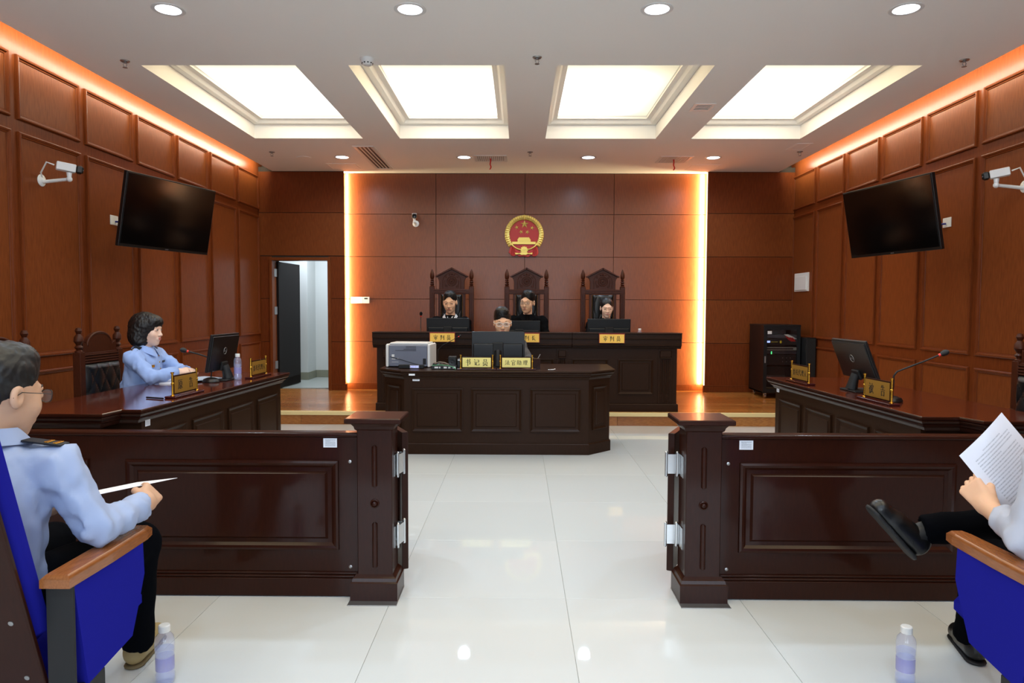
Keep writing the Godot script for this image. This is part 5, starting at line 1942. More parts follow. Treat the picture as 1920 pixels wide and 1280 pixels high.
	for h in [[-2.375, -9.58, 0.41, 0.37, "ceiling access hatch above the left light strip"], [2.48, -9.61, 0.40, 0.35, "ceiling access hatch above the right light strip"], [3.29, -8.39, 0.19, 0.34, "small ceiling hatch near the right wall"]]:
		m = MB.new()
		m.t = Transform3D(Basis(Vector3.RIGHT, Vector3(0, 0, 1), Vector3.DOWN), Vector3.ZERO)
		m.frame(0, 0, h[2], h[3], [Vector2(0, 0), Vector2(0.001, 0.005), Vector2(0.016, 0.006), Vector2(0.018, 0.001), Vector2(0.021, 0.001), Vector2(0.022, 0.005)])
		whole("ceiling_hatch", m, M.white, "flat square " + h[4], "hatch", Vector3(h[0], CEIL, h[1]))
	m = MB.new()
	m.lathe([Vector2(0.092, 0.001), Vector2(0.090, -0.006), Vector2(0.080, -0.008), Vector2(0, -0.007)], 26)
	whole("ceiling_speaker", m, M.white, "flat round white ceiling speaker at the far left", "speaker", Vector3(-2.755, CEIL, -9.03))


# ---------------------------------------------------------------- distance fields for bodies
class Prim:
	var kind := 0
	var op := 0          # 0 joined, 1 taken away, 2 cut by a plane
	var a := Vector3.ZERO
	var b := Vector3.ZERO
	var ab := Vector3.ZERO
	var inv := 0.0
	var ra := 0.0
	var rb := 0.0
	var k := 0.0
	var r := Vector3.ONE
	var r2 := Vector3.ONE
	var m := Basis()
	var c := Vector3.ZERO
	var br := 0.0

	func d(p: Vector3) -> float:
		if kind == 0:
			var q := p - a
			var h := clampf(q.dot(ab) * inv, 0.0, 1.0)
			return (q - ab * h).length() - (ra + (rb - ra) * h)
		if kind == 1:
			var q := m * (p - c)
			var k1 := (q / r2).length()
			if k1 < 1e-6:
				return -r.x
			var k0 := (q / r).length()
			return k0 * (k0 - 1.0) / k1
		return (p - a).dot(b)


class Field:
	var prims: Array[Prim] = []
	var noise: FastNoiseLite
	var amp := 0.0
	var stretch := Vector3.ONE

	func cap(a: Vector3, b: Vector3, ra: float, rb: float, k := 0.02, op := 0) -> void:
		var p := Prim.new()
		p.a = a; p.b = b; p.ab = b - a
		p.inv = 1.0 / maxf(p.ab.length_squared(), 1e-8)
		p.ra = ra; p.rb = rb; p.k = k; p.op = op
		p.c = (a + b) / 2
		p.br = a.distance_to(b) / 2 + maxf(ra, rb)
		prims.append(p)

	func ell(c: Vector3, r: Vector3, basis := Basis(), k := 0.02, op := 0) -> void:
		var p := Prim.new()
		p.kind = 1
		p.c = c; p.r = r; p.r2 = r * r
		p.m = basis.orthonormalized().inverse()
		p.k = k; p.op = op
		p.br = maxf(r.x, maxf(r.y, r.z))
		prims.append(p)

	func cut(a: Vector3, n: Vector3, k := 0.004) -> void:
		var p := Prim.new()
		p.kind = 2; p.op = 2
		p.a = a; p.b = n.normalized(); p.k = k
		p.br = 1e6
		prims.append(p)

	func pick(c: Vector3, rad: float) -> Array[Prim]:
		var s: Array[Prim] = []
		var any := false
		for p in prims:
			if c.distance_to(p.c) - p.br < rad + p.k * 1.5 + 0.01:
				s.append(p)
				any = any or p.op == 0
		if not any:
			s.clear()
		return s

	func ev(p: Vector3, s: Array[Prim]) -> float:
		var d := 1e3
		for q in s:
			var e := q.d(p)
			if q.op == 0:
				var h := maxf(q.k - absf(d - e), 0.0)
				d = minf(d, e)
				if h > 0.0:
					d -= h * h / (4.0 * q.k)
			else:
				if q.op == 1:
					e = -e
				var h := maxf(q.k - absf(d - e), 0.0)
				d = maxf(d, e)
				if h > 0.0:
					d += h * h / (4.0 * q.k)
		if amp > 0.0:
			d += amp * noise.get_noise_3dv(p * stretch)
		return d

	func rough(seed_: int, freq: float, a: float, s := Vector3.ONE) -> void:
		noise = FastNoiseLite.new()
		noise.seed = seed_
		noise.frequency = freq
		noise.noise_type = FastNoiseLite.TYPE_SIMPLEX_SMOOTH
		noise.fractal_octaves = 2
		amp = a
		stretch = s

	# surface nets over blocks of 8 cells
	func nets(s: float, m: MB) -> void:
		var lo := Vector3.INF
		var hi := -Vector3.INF
		for p in prims:
			if p.op == 0:
				lo = lo.min(p.c - Vector3.ONE * (p.br + 0.02))
				hi = hi.max(p.c + Vector3.ONE * (p.br + 0.02))
		var n := ((hi - lo) / (s * 8.0)).ceil()
		var ids := {}
		var pos := PackedVector3Array()
		var edges := PackedInt64Array()
		var rad := s * 4.0 * 1.7321
		var vals := PackedFloat32Array()
		vals.resize(729)
		var W := 4096
		for bi in int(n.x):
			for bj in int(n.y):
				for bk in int(n.z):
					var o := lo + Vector3(bi, bj, bk) * s * 8.0
					var c := o + Vector3.ONE * s * 4.0
					var sel := pick(c, rad)
					if sel.is_empty() or absf(ev(c, sel)) > rad * 1.35 + amp + 0.004:
						continue
					var mn := 1e3
					var mx := -1e3
					var at := 0
					for i in 9:
						for j in 9:
							for k in 9:
								var d := ev(o + Vector3(i, j, k) * s, sel)
								vals[at] = d
								mn = minf(mn, d)
								mx = maxf(mx, d)
								at += 1
					if mn > 0.0 or mx < 0.0:
						continue
					for i in 8:
						for j in 8:
							for k in 8:
								var q := (i * 9 + j) * 9 + k
								var v0 := vals[q]
								var v1 := vals[q + 81]
								var v2 := vals[q + 9]
								var v3 := vals[q + 90]
								var v4 := vals[q + 1]
								var v5 := vals[q + 82]
								var v6 := vals[q + 10]
								var v7 := vals[q + 91]
								var neg := int(v0 < 0.0) + int(v1 < 0.0) + int(v2 < 0.0) + int(v3 < 0.0) + int(v4 < 0.0) + int(v5 < 0.0) + int(v6 < 0.0) + int(v7 < 0.0)
								if neg == 0 or neg == 8:
									continue
								var sum := Vector3.ZERO
								var cnt := 0
								if (v0 < 0.0) != (v1 < 0.0): sum += Vector3(v0 / (v0 - v1), 0, 0); cnt += 1
								if (v2 < 0.0) != (v3 < 0.0): sum += Vector3(v2 / (v2 - v3), 1, 0); cnt += 1
								if (v4 < 0.0) != (v5 < 0.0): sum += Vector3(v4 / (v4 - v5), 0, 1); cnt += 1
								if (v6 < 0.0) != (v7 < 0.0): sum += Vector3(v6 / (v6 - v7), 1, 1); cnt += 1
								if (v0 < 0.0) != (v2 < 0.0): sum += Vector3(0, v0 / (v0 - v2), 0); cnt += 1
								if (v1 < 0.0) != (v3 < 0.0): sum += Vector3(1, v1 / (v1 - v3), 0); cnt += 1
								if (v4 < 0.0) != (v6 < 0.0): sum += Vector3(0, v4 / (v4 - v6), 1); cnt += 1
								if (v5 < 0.0) != (v7 < 0.0): sum += Vector3(1, v5 / (v5 - v7), 1); cnt += 1
								if (v0 < 0.0) != (v4 < 0.0): sum += Vector3(0, 0, v0 / (v0 - v4)); cnt += 1
								if (v1 < 0.0) != (v5 < 0.0): sum += Vector3(1, 0, v1 / (v1 - v5)); cnt += 1
								if (v2 < 0.0) != (v6 < 0.0): sum += Vector3(0, 1, v2 / (v2 - v6)); cnt += 1
								if (v3 < 0.0) != (v7 < 0.0): sum += Vector3(1, 1, v3 / (v3 - v7)); cnt += 1
								var key: int = ((bi * 8 + i) * W + bj * 8 + j) * W + bk * 8 + k
								ids[key] = pos.size()
								pos.push_back(o + (Vector3(i, j, k) + sum / cnt) * s)
								if (v0 < 0.0) != (v1 < 0.0): edges.push_back(key * 8 + (0 if v0 < 0.0 else 1))
								if (v0 < 0.0) != (v2 < 0.0): edges.push_back(key * 8 + (2 if v0 < 0.0 else 3))
								if (v0 < 0.0) != (v4 < 0.0): edges.push_back(key * 8 + (4 if v0 < 0.0 else 5))
		var nrm := PackedVector3Array()
		nrm.resize(pos.size())
		var quads := PackedInt32Array()
		var step := [W * W, W, 1]
		for e in edges:
			var key := e / 8
			var code := e % 8
			var ax := code / 2
			var u: int = step[(ax + 1) % 3]
			var w: int = step[(ax + 2) % 3]
			var i0: int = ids.get(key, -1)
			var i1: int = ids.get(key - u, -1)
			var i2: int = ids.get(key - u - w, -1)
			var i3: int = ids.get(key - w, -1)
			if i0 < 0 or i1 < 0 or i2 < 0 or i3 < 0:
				continue
			var g := (pos[i2] - pos[i0]).cross(pos[i3] - pos[i1])
			if g[ax] * (1.0 if code % 2 == 0 else -1.0) < 0.0:
				g = -g
			for i in [i0, i1, i2, i3]:
				nrm[i] += g
			quads.append_array([i0, i1, i2, i3])
		for q in range(0, quads.size(), 4):
			m.quad(pos[quads[q]], pos[quads[q + 1]], pos[quads[q + 2]], pos[quads[q + 3]], nrm[quads[q]].normalized(), nrm[quads[q + 1]].normalized(), nrm[quads[q + 2]].normalized(), nrm[quads[q + 3]].normalized())


# ---------------------------------------------------------------- heads and hands
func he(F: Field, H: Transform3D, c: Vector3, r: Vector3, k: float, op := 0) -> void:
	var s := H.basis.x.length()
	F.ell(H * c, r * s, H.basis, k * s, op)


func hc(F: Field, H: Transform3D, a: Vector3, b: Vector3, ra: float, rb: float, k: float, op := 0) -> void:
	var s := H.basis.x.length()
	F.cap(H * a, H * b, ra * s, rb * s, k * s, op)


func head_field(F: Field, H: Transform3D, wide: float, soft: float) -> void:
	he(F, H, Vector3(0, 0.045, -0.018), Vector3(0.072, 0.082, 0.092), 0.0)
	he(F, H, Vector3(0, -0.012, 0.026), Vector3(0.061 * wide, 0.078, 0.066), 0.03)
	he(F, H, Vector3(0, -0.062, 0.028), Vector3(0.049 * wide, 0.046, 0.056), 0.03)
	he(F, H, Vector3(0, -0.094, 0.062), Vector3(0.020, 0.015, 0.018), 0.026)
	he(F, H, Vector3(0, 0.026, 0.080), Vector3(0.044, 0.009, 0.012), 0.02)
	for s in [-1.0, 1.0]:
		he(F, H, Vector3(s * 0.037 * wide, -0.024, 0.060), Vector3(0.022, 0.022, 0.018), 0.026)
		he(F, H, Vector3(s * 0.031, 0.009, 0.103), Vector3(0.018, 0.0085, 0.013), 0.014, 1)
		he(F, H, Vector3(s * 0.031, 0.007, 0.079), Vector3(0.0150, 0.0105, 0.0125), 0.004)
	hc(F, H, Vector3(0, 0.014, 0.085), Vector3(0, -0.026, 0.100), 0.0075, 0.0105 * soft, 0.013)
	he(F, H, Vector3(0, -0.029, 0.102), Vector3(0.0115, 0.009, 0.010) * soft, 0.010)
	for s in [-1.0, 1.0]:
		he(F, H, Vector3(s * 0.012, -0.032, 0.092), Vector3(0.008, 0.0065, 0.009), 0.006)
		he(F, H, Vector3(s * 0.075, -0.002, -0.008), Vector3(0.009, 0.030, 0.018), 0.008)
		he(F, H, Vector3(s * 0.083, 0.002, -0.002), Vector3(0.006, 0.017, 0.010), 0.004, 1)
	he(F, H, Vector3(0, -0.059, 0.084), Vector3(0.023, 0.013, 0.011), 0.012)


func face_parts(o: Node3D, H: Transform3D, down: float, lip: Color, brow: float, lash: bool) -> void:
	var m := MB.new()
	var dark := mat(Color(0.09, 0.06, 0.05), 0.6)
	for s in [-1.0, 1.0]:
		m = MB.new()
		m.t = H
		m.ball(Vector3(s * 0.031, 0.0070, 0.0835), Vector3(0.0115, lerpf(0.0050, 0.0020, down), 0.0090), 12)
		var e := part(o, "eye", m, mat(Color(0.80, 0.77, 0.74), 0.3))
		m = MB.new()
		m.t = H
		m.ball(Vector3(s * 0.031, 0.0064, 0.0880), Vector3(0.0056, lerpf(0.0050, 0.0020, down), 0.0052), 10)
		part(e, "iris", m, mat(Color(0.06, 0.04, 0.035), 0.15))
		m = MB.new()
		m.t = H
		var y := lerpf(0.0125, 0.0085, down)
		m.tube([Vector3(s * 0.0185, y - 0.004, 0.0885), Vector3(s * 0.025, y, 0.0915), Vector3(s * 0.033, y + 0.001, 0.0915), Vector3(s * 0.040, y - 0.002, 0.0880), Vector3(s * 0.0445, y - 0.0045, 0.0835)], [0.0008, 0.0016, 0.0019, 0.0017, 0.0008], 6)
		part(o, "eyelash", m, dark)
		m = MB.new()
		m.t = H
		m.tube([Vector3(s * 0.017, 0.0275, 0.0880), Vector3(s * 0.024, 0.0315, 0.0890), Vector3(s * 0.036, 0.0335, 0.0830), Vector3(s * 0.049, 0.0285, 0.0730)], [brow * 0.7, brow, brow, brow * 0.3], 6)
		part(o, "eyebrow", m, dark)
	m = MB.new()
	m.t = H
	m.ball(Vector3(0, -0.0535, 0.0925), Vector3(0.0195, 0.0042, 0.0055), 12)
	m.ball(Vector3(0, -0.0625, 0.0918), Vector3(0.0165, 0.0052, 0.0060), 12)
	part(o, "lips", m, mat(lip, 0.45))


func hand_field(F: Field, W: Transform3D, curl: Array, thumb: float) -> void:
	# W: origin at the wrist, +z towards the fingers, +y the back of the hand, +x the thumb's side
	var s := W.basis.x.length()
	hc(F, W, Vector3(0, 0, -0.03), Vector3(0, 0, 0.02), 0.024, 0.024, 0.015)
	for x in [-0.029, -0.010, 0.009, 0.028]:
		hc(F, W, Vector3(x * 0.62, 0, 0.012), Vector3(x, 0.002, 0.084), 0.015, 0.0115, 0.014)
	hc(F, W, Vector3(0.018, -0.010, 0.016), Vector3(0.034, -0.014, 0.050), 0.016, 0.012, 0.012)
	var lens := [[0.032, 0.021, 0.018], [0.041, 0.027, 0.020], [0.045, 0.029, 0.021], [0.040, 0.026, 0.020]]
	for i in 4:
		var p: Vector3 = Vector3([-0.029, -0.010, 0.009, 0.028][i], 0.002, 0.084)
		var a := 0.0
		for j in 3:
			a += curl[i] * [0.9, 1.15, 0.8][j]
			var q: Vector3 = p + Vector3(([-0.05, -0.015, 0.015, 0.05][i]) * 0.02, -sin(a), cos(a)) * lens[i][j]
			hc(F, W, p, q, 0.0092 - j * 0.0007, 0.0085 - j * 0.0008, 0.0035)
			p = q
	var t := [Vector3(0.030, -0.010, 0.030), Vector3(0.048, -0.014, 0.056).lerp(Vector3(0.036, -0.030, 0.060), thumb), Vector3(0.056, -0.018, 0.084).lerp(Vector3(0.026, -0.042, 0.082), thumb), Vector3(0.056, -0.022, 0.104).lerp(Vector3(0.012, -0.046, 0.096), thumb)]
	for j in 3:
		hc(F, W, t[j], t[j + 1], 0.0115 - j * 0.001, 0.0105 - j * 0.001, 0.006)


func aim(at: Vector3, fingers: Vector3, back: Vector3, s := 1.0, left := false) -> Transform3D:
	var z := fingers.normalized()
	var y := (back - z * back.dot(z)).normalized()
	var x := y.cross(z)
	# the thumb's side: for a left hand seen from its back with fingers up the thumb is on the right
	return Transform3D(Basis((x if not left else -x) * s, y * s, z * s), at)


func skin(c: Color) -> StandardMaterial3D:
	var m := mat(c, 0.55, 0.0, 0.4)
	m.subsurf_scatter_enabled = true
	m.subsurf_scatter_strength = 0.08
	return m


# seated joints in local space (facing +z); scale s
func seated(s: float) -> Dictionary:
	return {
		"pelvis": Vector3(0, 0.54, -0.01) * s, "waist": Vector3(0, 0.70, 0.0) * s, "chest": Vector3(0, 0.88, 0.01) * s, "neck": Vector3(0, 1.035, 0.0) * s,
		"shL": Vector3(0.175, 0.975, 0.0) * s, "shR": Vector3(-0.175, 0.975, 0.0) * s, "elL": Vector3(0.235, 0.73, 0.10) * s, "elR": Vector3(-0.235, 0.73, 0.10) * s,
		"wrL": Vector3(0.13, 0.77, 0.33) * s, "wrR": Vector3(-0.13, 0.77, 0.33) * s,
		"hipL": Vector3(0.09, 0.53, 0.02) * s, "hipR": Vector3(-0.09, 0.53, 0.02) * s, "knL": Vector3(0.11, 0.50, 0.42) * s, "knR": Vector3(-0.11, 0.50, 0.42) * s,
		"anL": Vector3(0.11, 0.10, 0.40) * s, "anR": Vector3(-0.11, 0.10, 0.40) * s,
	}


func torso(F: Field, J: Dictionary, g: float, s: float) -> void:
	var up: Vector3 = (J.neck - J.pelvis).normalized()
	var across: Vector3 = (J.shL - J.shR).normalized()
	var b := Basis(across, up, across.cross(up)).orthonormalized()
	F.ell(J.pelvis, Vector3(0.165, 0.11, 0.125) * s + Vector3.ONE * g, b, 0.0)
	F.ell(J.waist, Vector3(0.150, 0.15, 0.112) * s + Vector3.ONE * g, b, 0.06)
	F.ell(J.chest, Vector3(0.163, 0.155, 0.112) * s + Vector3.ONE * g, b, 0.06)
	F.cap(J.shL, J.shR, 0.053 * s + g, 0.053 * s + g, 0.05)
	F.cap(J.neck - up * 0.06 * s, J.neck - up * 0.02 * s, 0.075 * s + g, 0.062 * s + g, 0.04)


func arms(F: Field, J: Dictionary, g: float, s: float, fore: bool) -> void:
	for q in ["L", "R"]:
		F.cap(J["sh" + q], J["el" + q], 0.055 * s + g, 0.043 * s + g, 0.03)
		if fore:
			F.cap(J["el" + q], J["wr" + q], 0.043 * s + g, 0.029 * s + g, 0.015)


func legs(F: Field, J: Dictionary, g: float, s: float, k := 0.02) -> void:
	for q in ["L", "R"]:
		F.cap(J["hip" + q], J["kn" + q], 0.085 * s + g, 0.058 * s + g, 0.03)
		F.cap(J["kn" + q], J["an" + q], 0.056 * s + g, 0.040 * s + g, k)


func shoe(o: Node3D, heel: Vector3, toe: Vector3, up: Vector3, mm: Material) -> void:
	var d := (toe - heel).normalized()
	var len := heel.distance_to(toe)
	var F := Field.new()
	F.cap(heel + up * 0.045 + d * 0.035, toe + up * 0.034 - d * 0.045, 0.036, 0.037, 0.02)
	F.cap(heel + up * 0.07 + d * 0.04, heel + up * 0.05 + d * len * 0.55, 0.034, 0.034, 0.03)
	F.cut(heel + up * 0.012, -up, 0.003)
	var m := MB.new()
	F.nets(0.006, m)
	var sh := part(o, "shoe", m, mm)
	var G := Field.new()
	G.cap(heel + up * 0.02 + d * 0.036, toe + up * 0.02 - d * 0.046, 0.039, 0.041, 0.0)
	G.cut(heel + up * 0.014, up, 0.002)
	G.cut(heel, -up, 0.002)
	m = MB.new()
	G.nets(0.006, m)
	part(sh, "sole", m, M.blackm if mm != M.get("tan_shoe") else mat(Color(0.42, 0.36, 0.24), 0.7))


func nose_bridge_glasses(o: Node3D, H: Transform3D, rim: Material, r: float, thick: float) -> void:
	var m := MB.new()
	m.t = H
	for s in [-1.0, 1.0]:
		var loop := []
		for i in 20:
			var a := TAU * i / 20.0
			var w := 0.024 * (1.0 + 0.06 * cos(2 * a))
			loop.append(Vector3(s * 0.031 + signf(cos(a)) * pow(absf(cos(a)), 0.6) * w, 0.006 + signf(sin(a)) * pow(absf(sin(a)), 0.6) * 0.0165, 0.1065 - 0.006 * absf(cos(a)) * (1.0 if cos(a) * s > 0 else 0.2)))
		m.tube(loop, thick, 6, true)
		m.tube([Vector3(s * 0.055, 0.011, 0.100), Vector3(s * 0.074, 0.012, 0.075), Vector3(s * 0.082, 0.012, -0.002), Vector3(s * 0.080, -0.004, -0.022)], thick * 0.9, 6)
	m.tube([Vector3(-0.008, 0.010, 0.108), Vector3(0, 0.013, 0.110), Vector3(0.008, 0.010, 0.108)], thick, 6)
	var g := part(o, "glasses", m, rim)
	var lens := mat(Color(0.9, 0.95, 0.97, 0.10), 0.03)
	lens.transparency = BaseMaterial3D.TRANSPARENCY_ALPHA
	for s in [-1.0, 1.0]:
		m = MB.new()
		m.t = H * Transform3D(Basis(Vector3.RIGHT, PI / 2), Vector3(s * 0.031, 0.006, 0.104))
		m.lathe([Vector2(0.0225, 0.0), Vector2(0.0, 0.0012)], 20, 1.0, 0.82)
		part(g, "lens", m, lens)


func hair_part(o: Node3D, F: Field, c: Color, cell: float, seed_: int, shag := 0.0035) -> void:
	F.rough(seed_, 40.0, shag, Vector3(2.2, 0.7, 1.2))
	var m := MB.new()
	F.nets(cell, m)
	part(o, "hair", m, mat(c, 0.48, 0.0, 0.5))


func man_hair(H: Transform3D, top: float, front: float, side := 0.0) -> Field:
	var F := Field.new()
	he(F, H, Vector3(0, 0.045, -0.020), Vector3(0.0765, 0.0865, 0.0975), 0.0)
	he(F, H, Vector3(side, 0.070 + top, -0.005), Vector3(0.064, 0.058 + top * 0.3, 0.082), 0.03)
	he(F, H, Vector3(side, 0.102 + top, 0.030), Vector3(0.050, 0.024 + top * 0.4, 0.042), 0.03)
	# the face, a rounded forehead line, the ears
	he(F, H, Vector3(0, -0.040, 0.098), Vector3(0.066, 0.130 + front, 0.072), 0.005, 1)
	he(F, H, Vector3(0, -0.075, 0.055), Vector3(0.2, 0.085, 0.042), 0.006, 1)
	for s in [-1.0, 1.0]:
		he(F, H, Vector3(s * 0.084, -0.010, -0.004), Vector3(0.020, 0.036, 0.024), 0.004, 1)
	var n := (H.basis * Vector3(0, -1, 0.55)).normalized()
	F.cut(H * Vector3(0, -0.034, 0), n, 0.008)
	return F


func clothed(o: Node3D, J: Dictionary, H: Transform3D, s: float, wide: float, soft: float, sk: Material, top: Material, legs_mat: Material, handL: Transform3D, handR: Transform3D, curl: float, head_cell: float, hand_cell: float, sleeve := 0.94) -> void:
	# one continuous body, then the clothes over it
	var up: Vector3 = (J.neck - J.pelvis).normalized()
	var m := MB.new()
	var F := Field.new()
	torso(F, J, -0.010, s)
	arms(F, J, -0.006, s, true)
	legs(F, J, -0.010, s)
	F.nets(0.014, m)
	F = Field.new()
	head_field(F, H, wide, soft)
	F.cap(H * Vector3(0, -0.060, -0.020), J.neck - up * 0.03, 0.050 * s, 0.056 * s, 0.025)
	F.nets(head_cell, m)
	for q in [[handL, "L"], [handR, "R"]]:
		F = Field.new()
		hand_field(F, q[0], [curl * 1.1, curl, curl, curl * 0.9], minf(1.0, 0.25 + curl * 0.5))
		var w: Transform3D = q[0]
		F.cap(w * Vector3(0, 0, 0.01), (J["wr" + q[1]] as Vector3).lerp(J["el" + q[1]], 0.4), 0.024 * s, 0.032 * s, 0.02)
		F.nets(hand_cell, m)
	part(o, "body", m, sk)
	F = Field.new()
	torso(F, J, 0.008, s)
	arms(F, J, 0.007, s, false)
	for q in ["L", "R"]:
		var e: Vector3 = J["el" + q]
		var w: Vector3 = J["wr" + q]
		var c := e.lerp(w, sleeve)
		F.cap(e, c, 0.050 * s, 0.043 * s, 0.015)
		F.cap(c + (w - e).normalized() * 0.075, c + (w - e).normalized() * 0.16, 0.075, 0.06, 0.003, 1)
	F.cap(H * Vector3(0, -0.075, -0.005), H * Vector3(0, 0.06, 0.01), 0.060 * s, 0.085 * s, 0.004, 1)
	F.rough(7, 13.0, 0.014, Vector3(1.0, 0.75, 1.4))
	m = MB.new()
	F.nets(0.011, m)
	part(o, "top", m, top)
	F = Field.new()
	F.ell(J.pelvis, Vector3(0.172, 0.10, 0.132) * s + Vector3.ONE * 0.004, Basis(), 0.0)
	legs(F, J, 0.012, s)
	for q in ["L", "R"]:
		var d: Vector3 = (J["an" + q] - J["kn" + q]).normalized()
		F.cap(J["an" + q] + d * 0.085, J["an" + q] + d * 0.15, 0.08, 0.07, 0.003, 1)
	F.rough(9, 8.0, 0.006)
	m = MB.new()
	F.nets(0.013, m)
	part(o, "trousers", m, legs_mat)


func collar(o: Node3D, J: Dictionary, H: Transform3D, s: float, c: Material, open: float) -> void:
	# a folded shirt collar: two leaves round the neck, open at the front
	var up: Vector3 = (J.neck - J.pelvis).normalized()
	var across: Vector3 = (J.shL - J.shR).normalized()
	var fw := across.cross(up).normalized()
	var mid: Vector3 = J.neck + fw * 0.006
	var m := MB.new()
	var n := 22
	for side in 2:
		for i in n:
			var q := []
			var outs := []
			for k in [i, i + 1]:
				var a: float = lerpf(open, TAU - open, k / float(n))
				var dir := fw * cos(a) + across * sin(a)
				var front := maxf(0.0, cos(a))
				outs.append((dir + up * 0.5).normalized() * (1.0 if side == 0 else -1.0))
				var base: Vector3 = mid + dir * (0.064 * s)
				q.append([base + up * (0.040 - 0.026 * front) * s, base + dir * (0.034 + 0.014 * front) * s + up * (-0.006 - 0.040 * front * front) * s])
			var o2 := 0.0025 if side == 0 else 0.0
			var u0: Vector3 = outs[0] * o2
			var u1: Vector3 = outs[1] * o2
			m.quad(q[0][0] + u0, q[1][0] + u1, q[1][1] + u1, q[0][1] + u0, outs[0], outs[1], outs[1], outs[0])
	part(o, "collar", m, c)


func epaulette(o: Node3D, at: Vector3, along: Vector3, up: Vector3) -> void:
	var m := MB.new()
	var z := along.normalized()
	var y := (up - z * up.dot(z)).normalized()
	m.t = Transform3D(Basis(y.cross(z), y, z), at)
	m.box(Vector3(0, 0.004, 0.0), Vector3(0.046, 0.006, 0.115), 0.002)
	var e := part(o, "epaulette", m, mat(Color(0.06, 0.07, 0.11), 0.7), "dark shoulder board with gold bars")
	for k in 2:
		var g := MB.new()
		g.t = m.t
		g.box(Vector3(0, 0.008, 0.012 + k * 0.026), Vector3(0.034, 0.003, 0.012), 0.001)
		part(e, "gold_bar", g, M.gold)


func people() -> void:
	var pale := skin(Color(0.94, 0.79, 0.70))
	var tan := skin(Color(0.89, 0.71, 0.58))
	var black := mat(Color(0.045, 0.045, 0.052), 0.85, 0.0, 0.15)
	var navy := mat(Color(0.05, 0.058, 0.085), 0.8)
	M.tan_shoe = mat(Color(0.62, 0.54, 0.36), 0.55)
	var lip := Color(0.66, 0.38, 0.34)
	judge(1, Vector3(-0.862, DAIS, -8.86), tan, lip, black)
	judge(2, Vector3(0.105, DAIS, -8.90), tan, lip, black)
	judge(3, Vector3(1.092, DAIS, -8.86), pale, Color(0.72, 0.40, 0.38), black)
	clerk(tan, lip)
	uniform_woman(pale)
	uniform_man(skin(Color(0.78, 0.62, 0.51)))  # skin colour darkened to carry the shade he is seen in
	reader(tan)


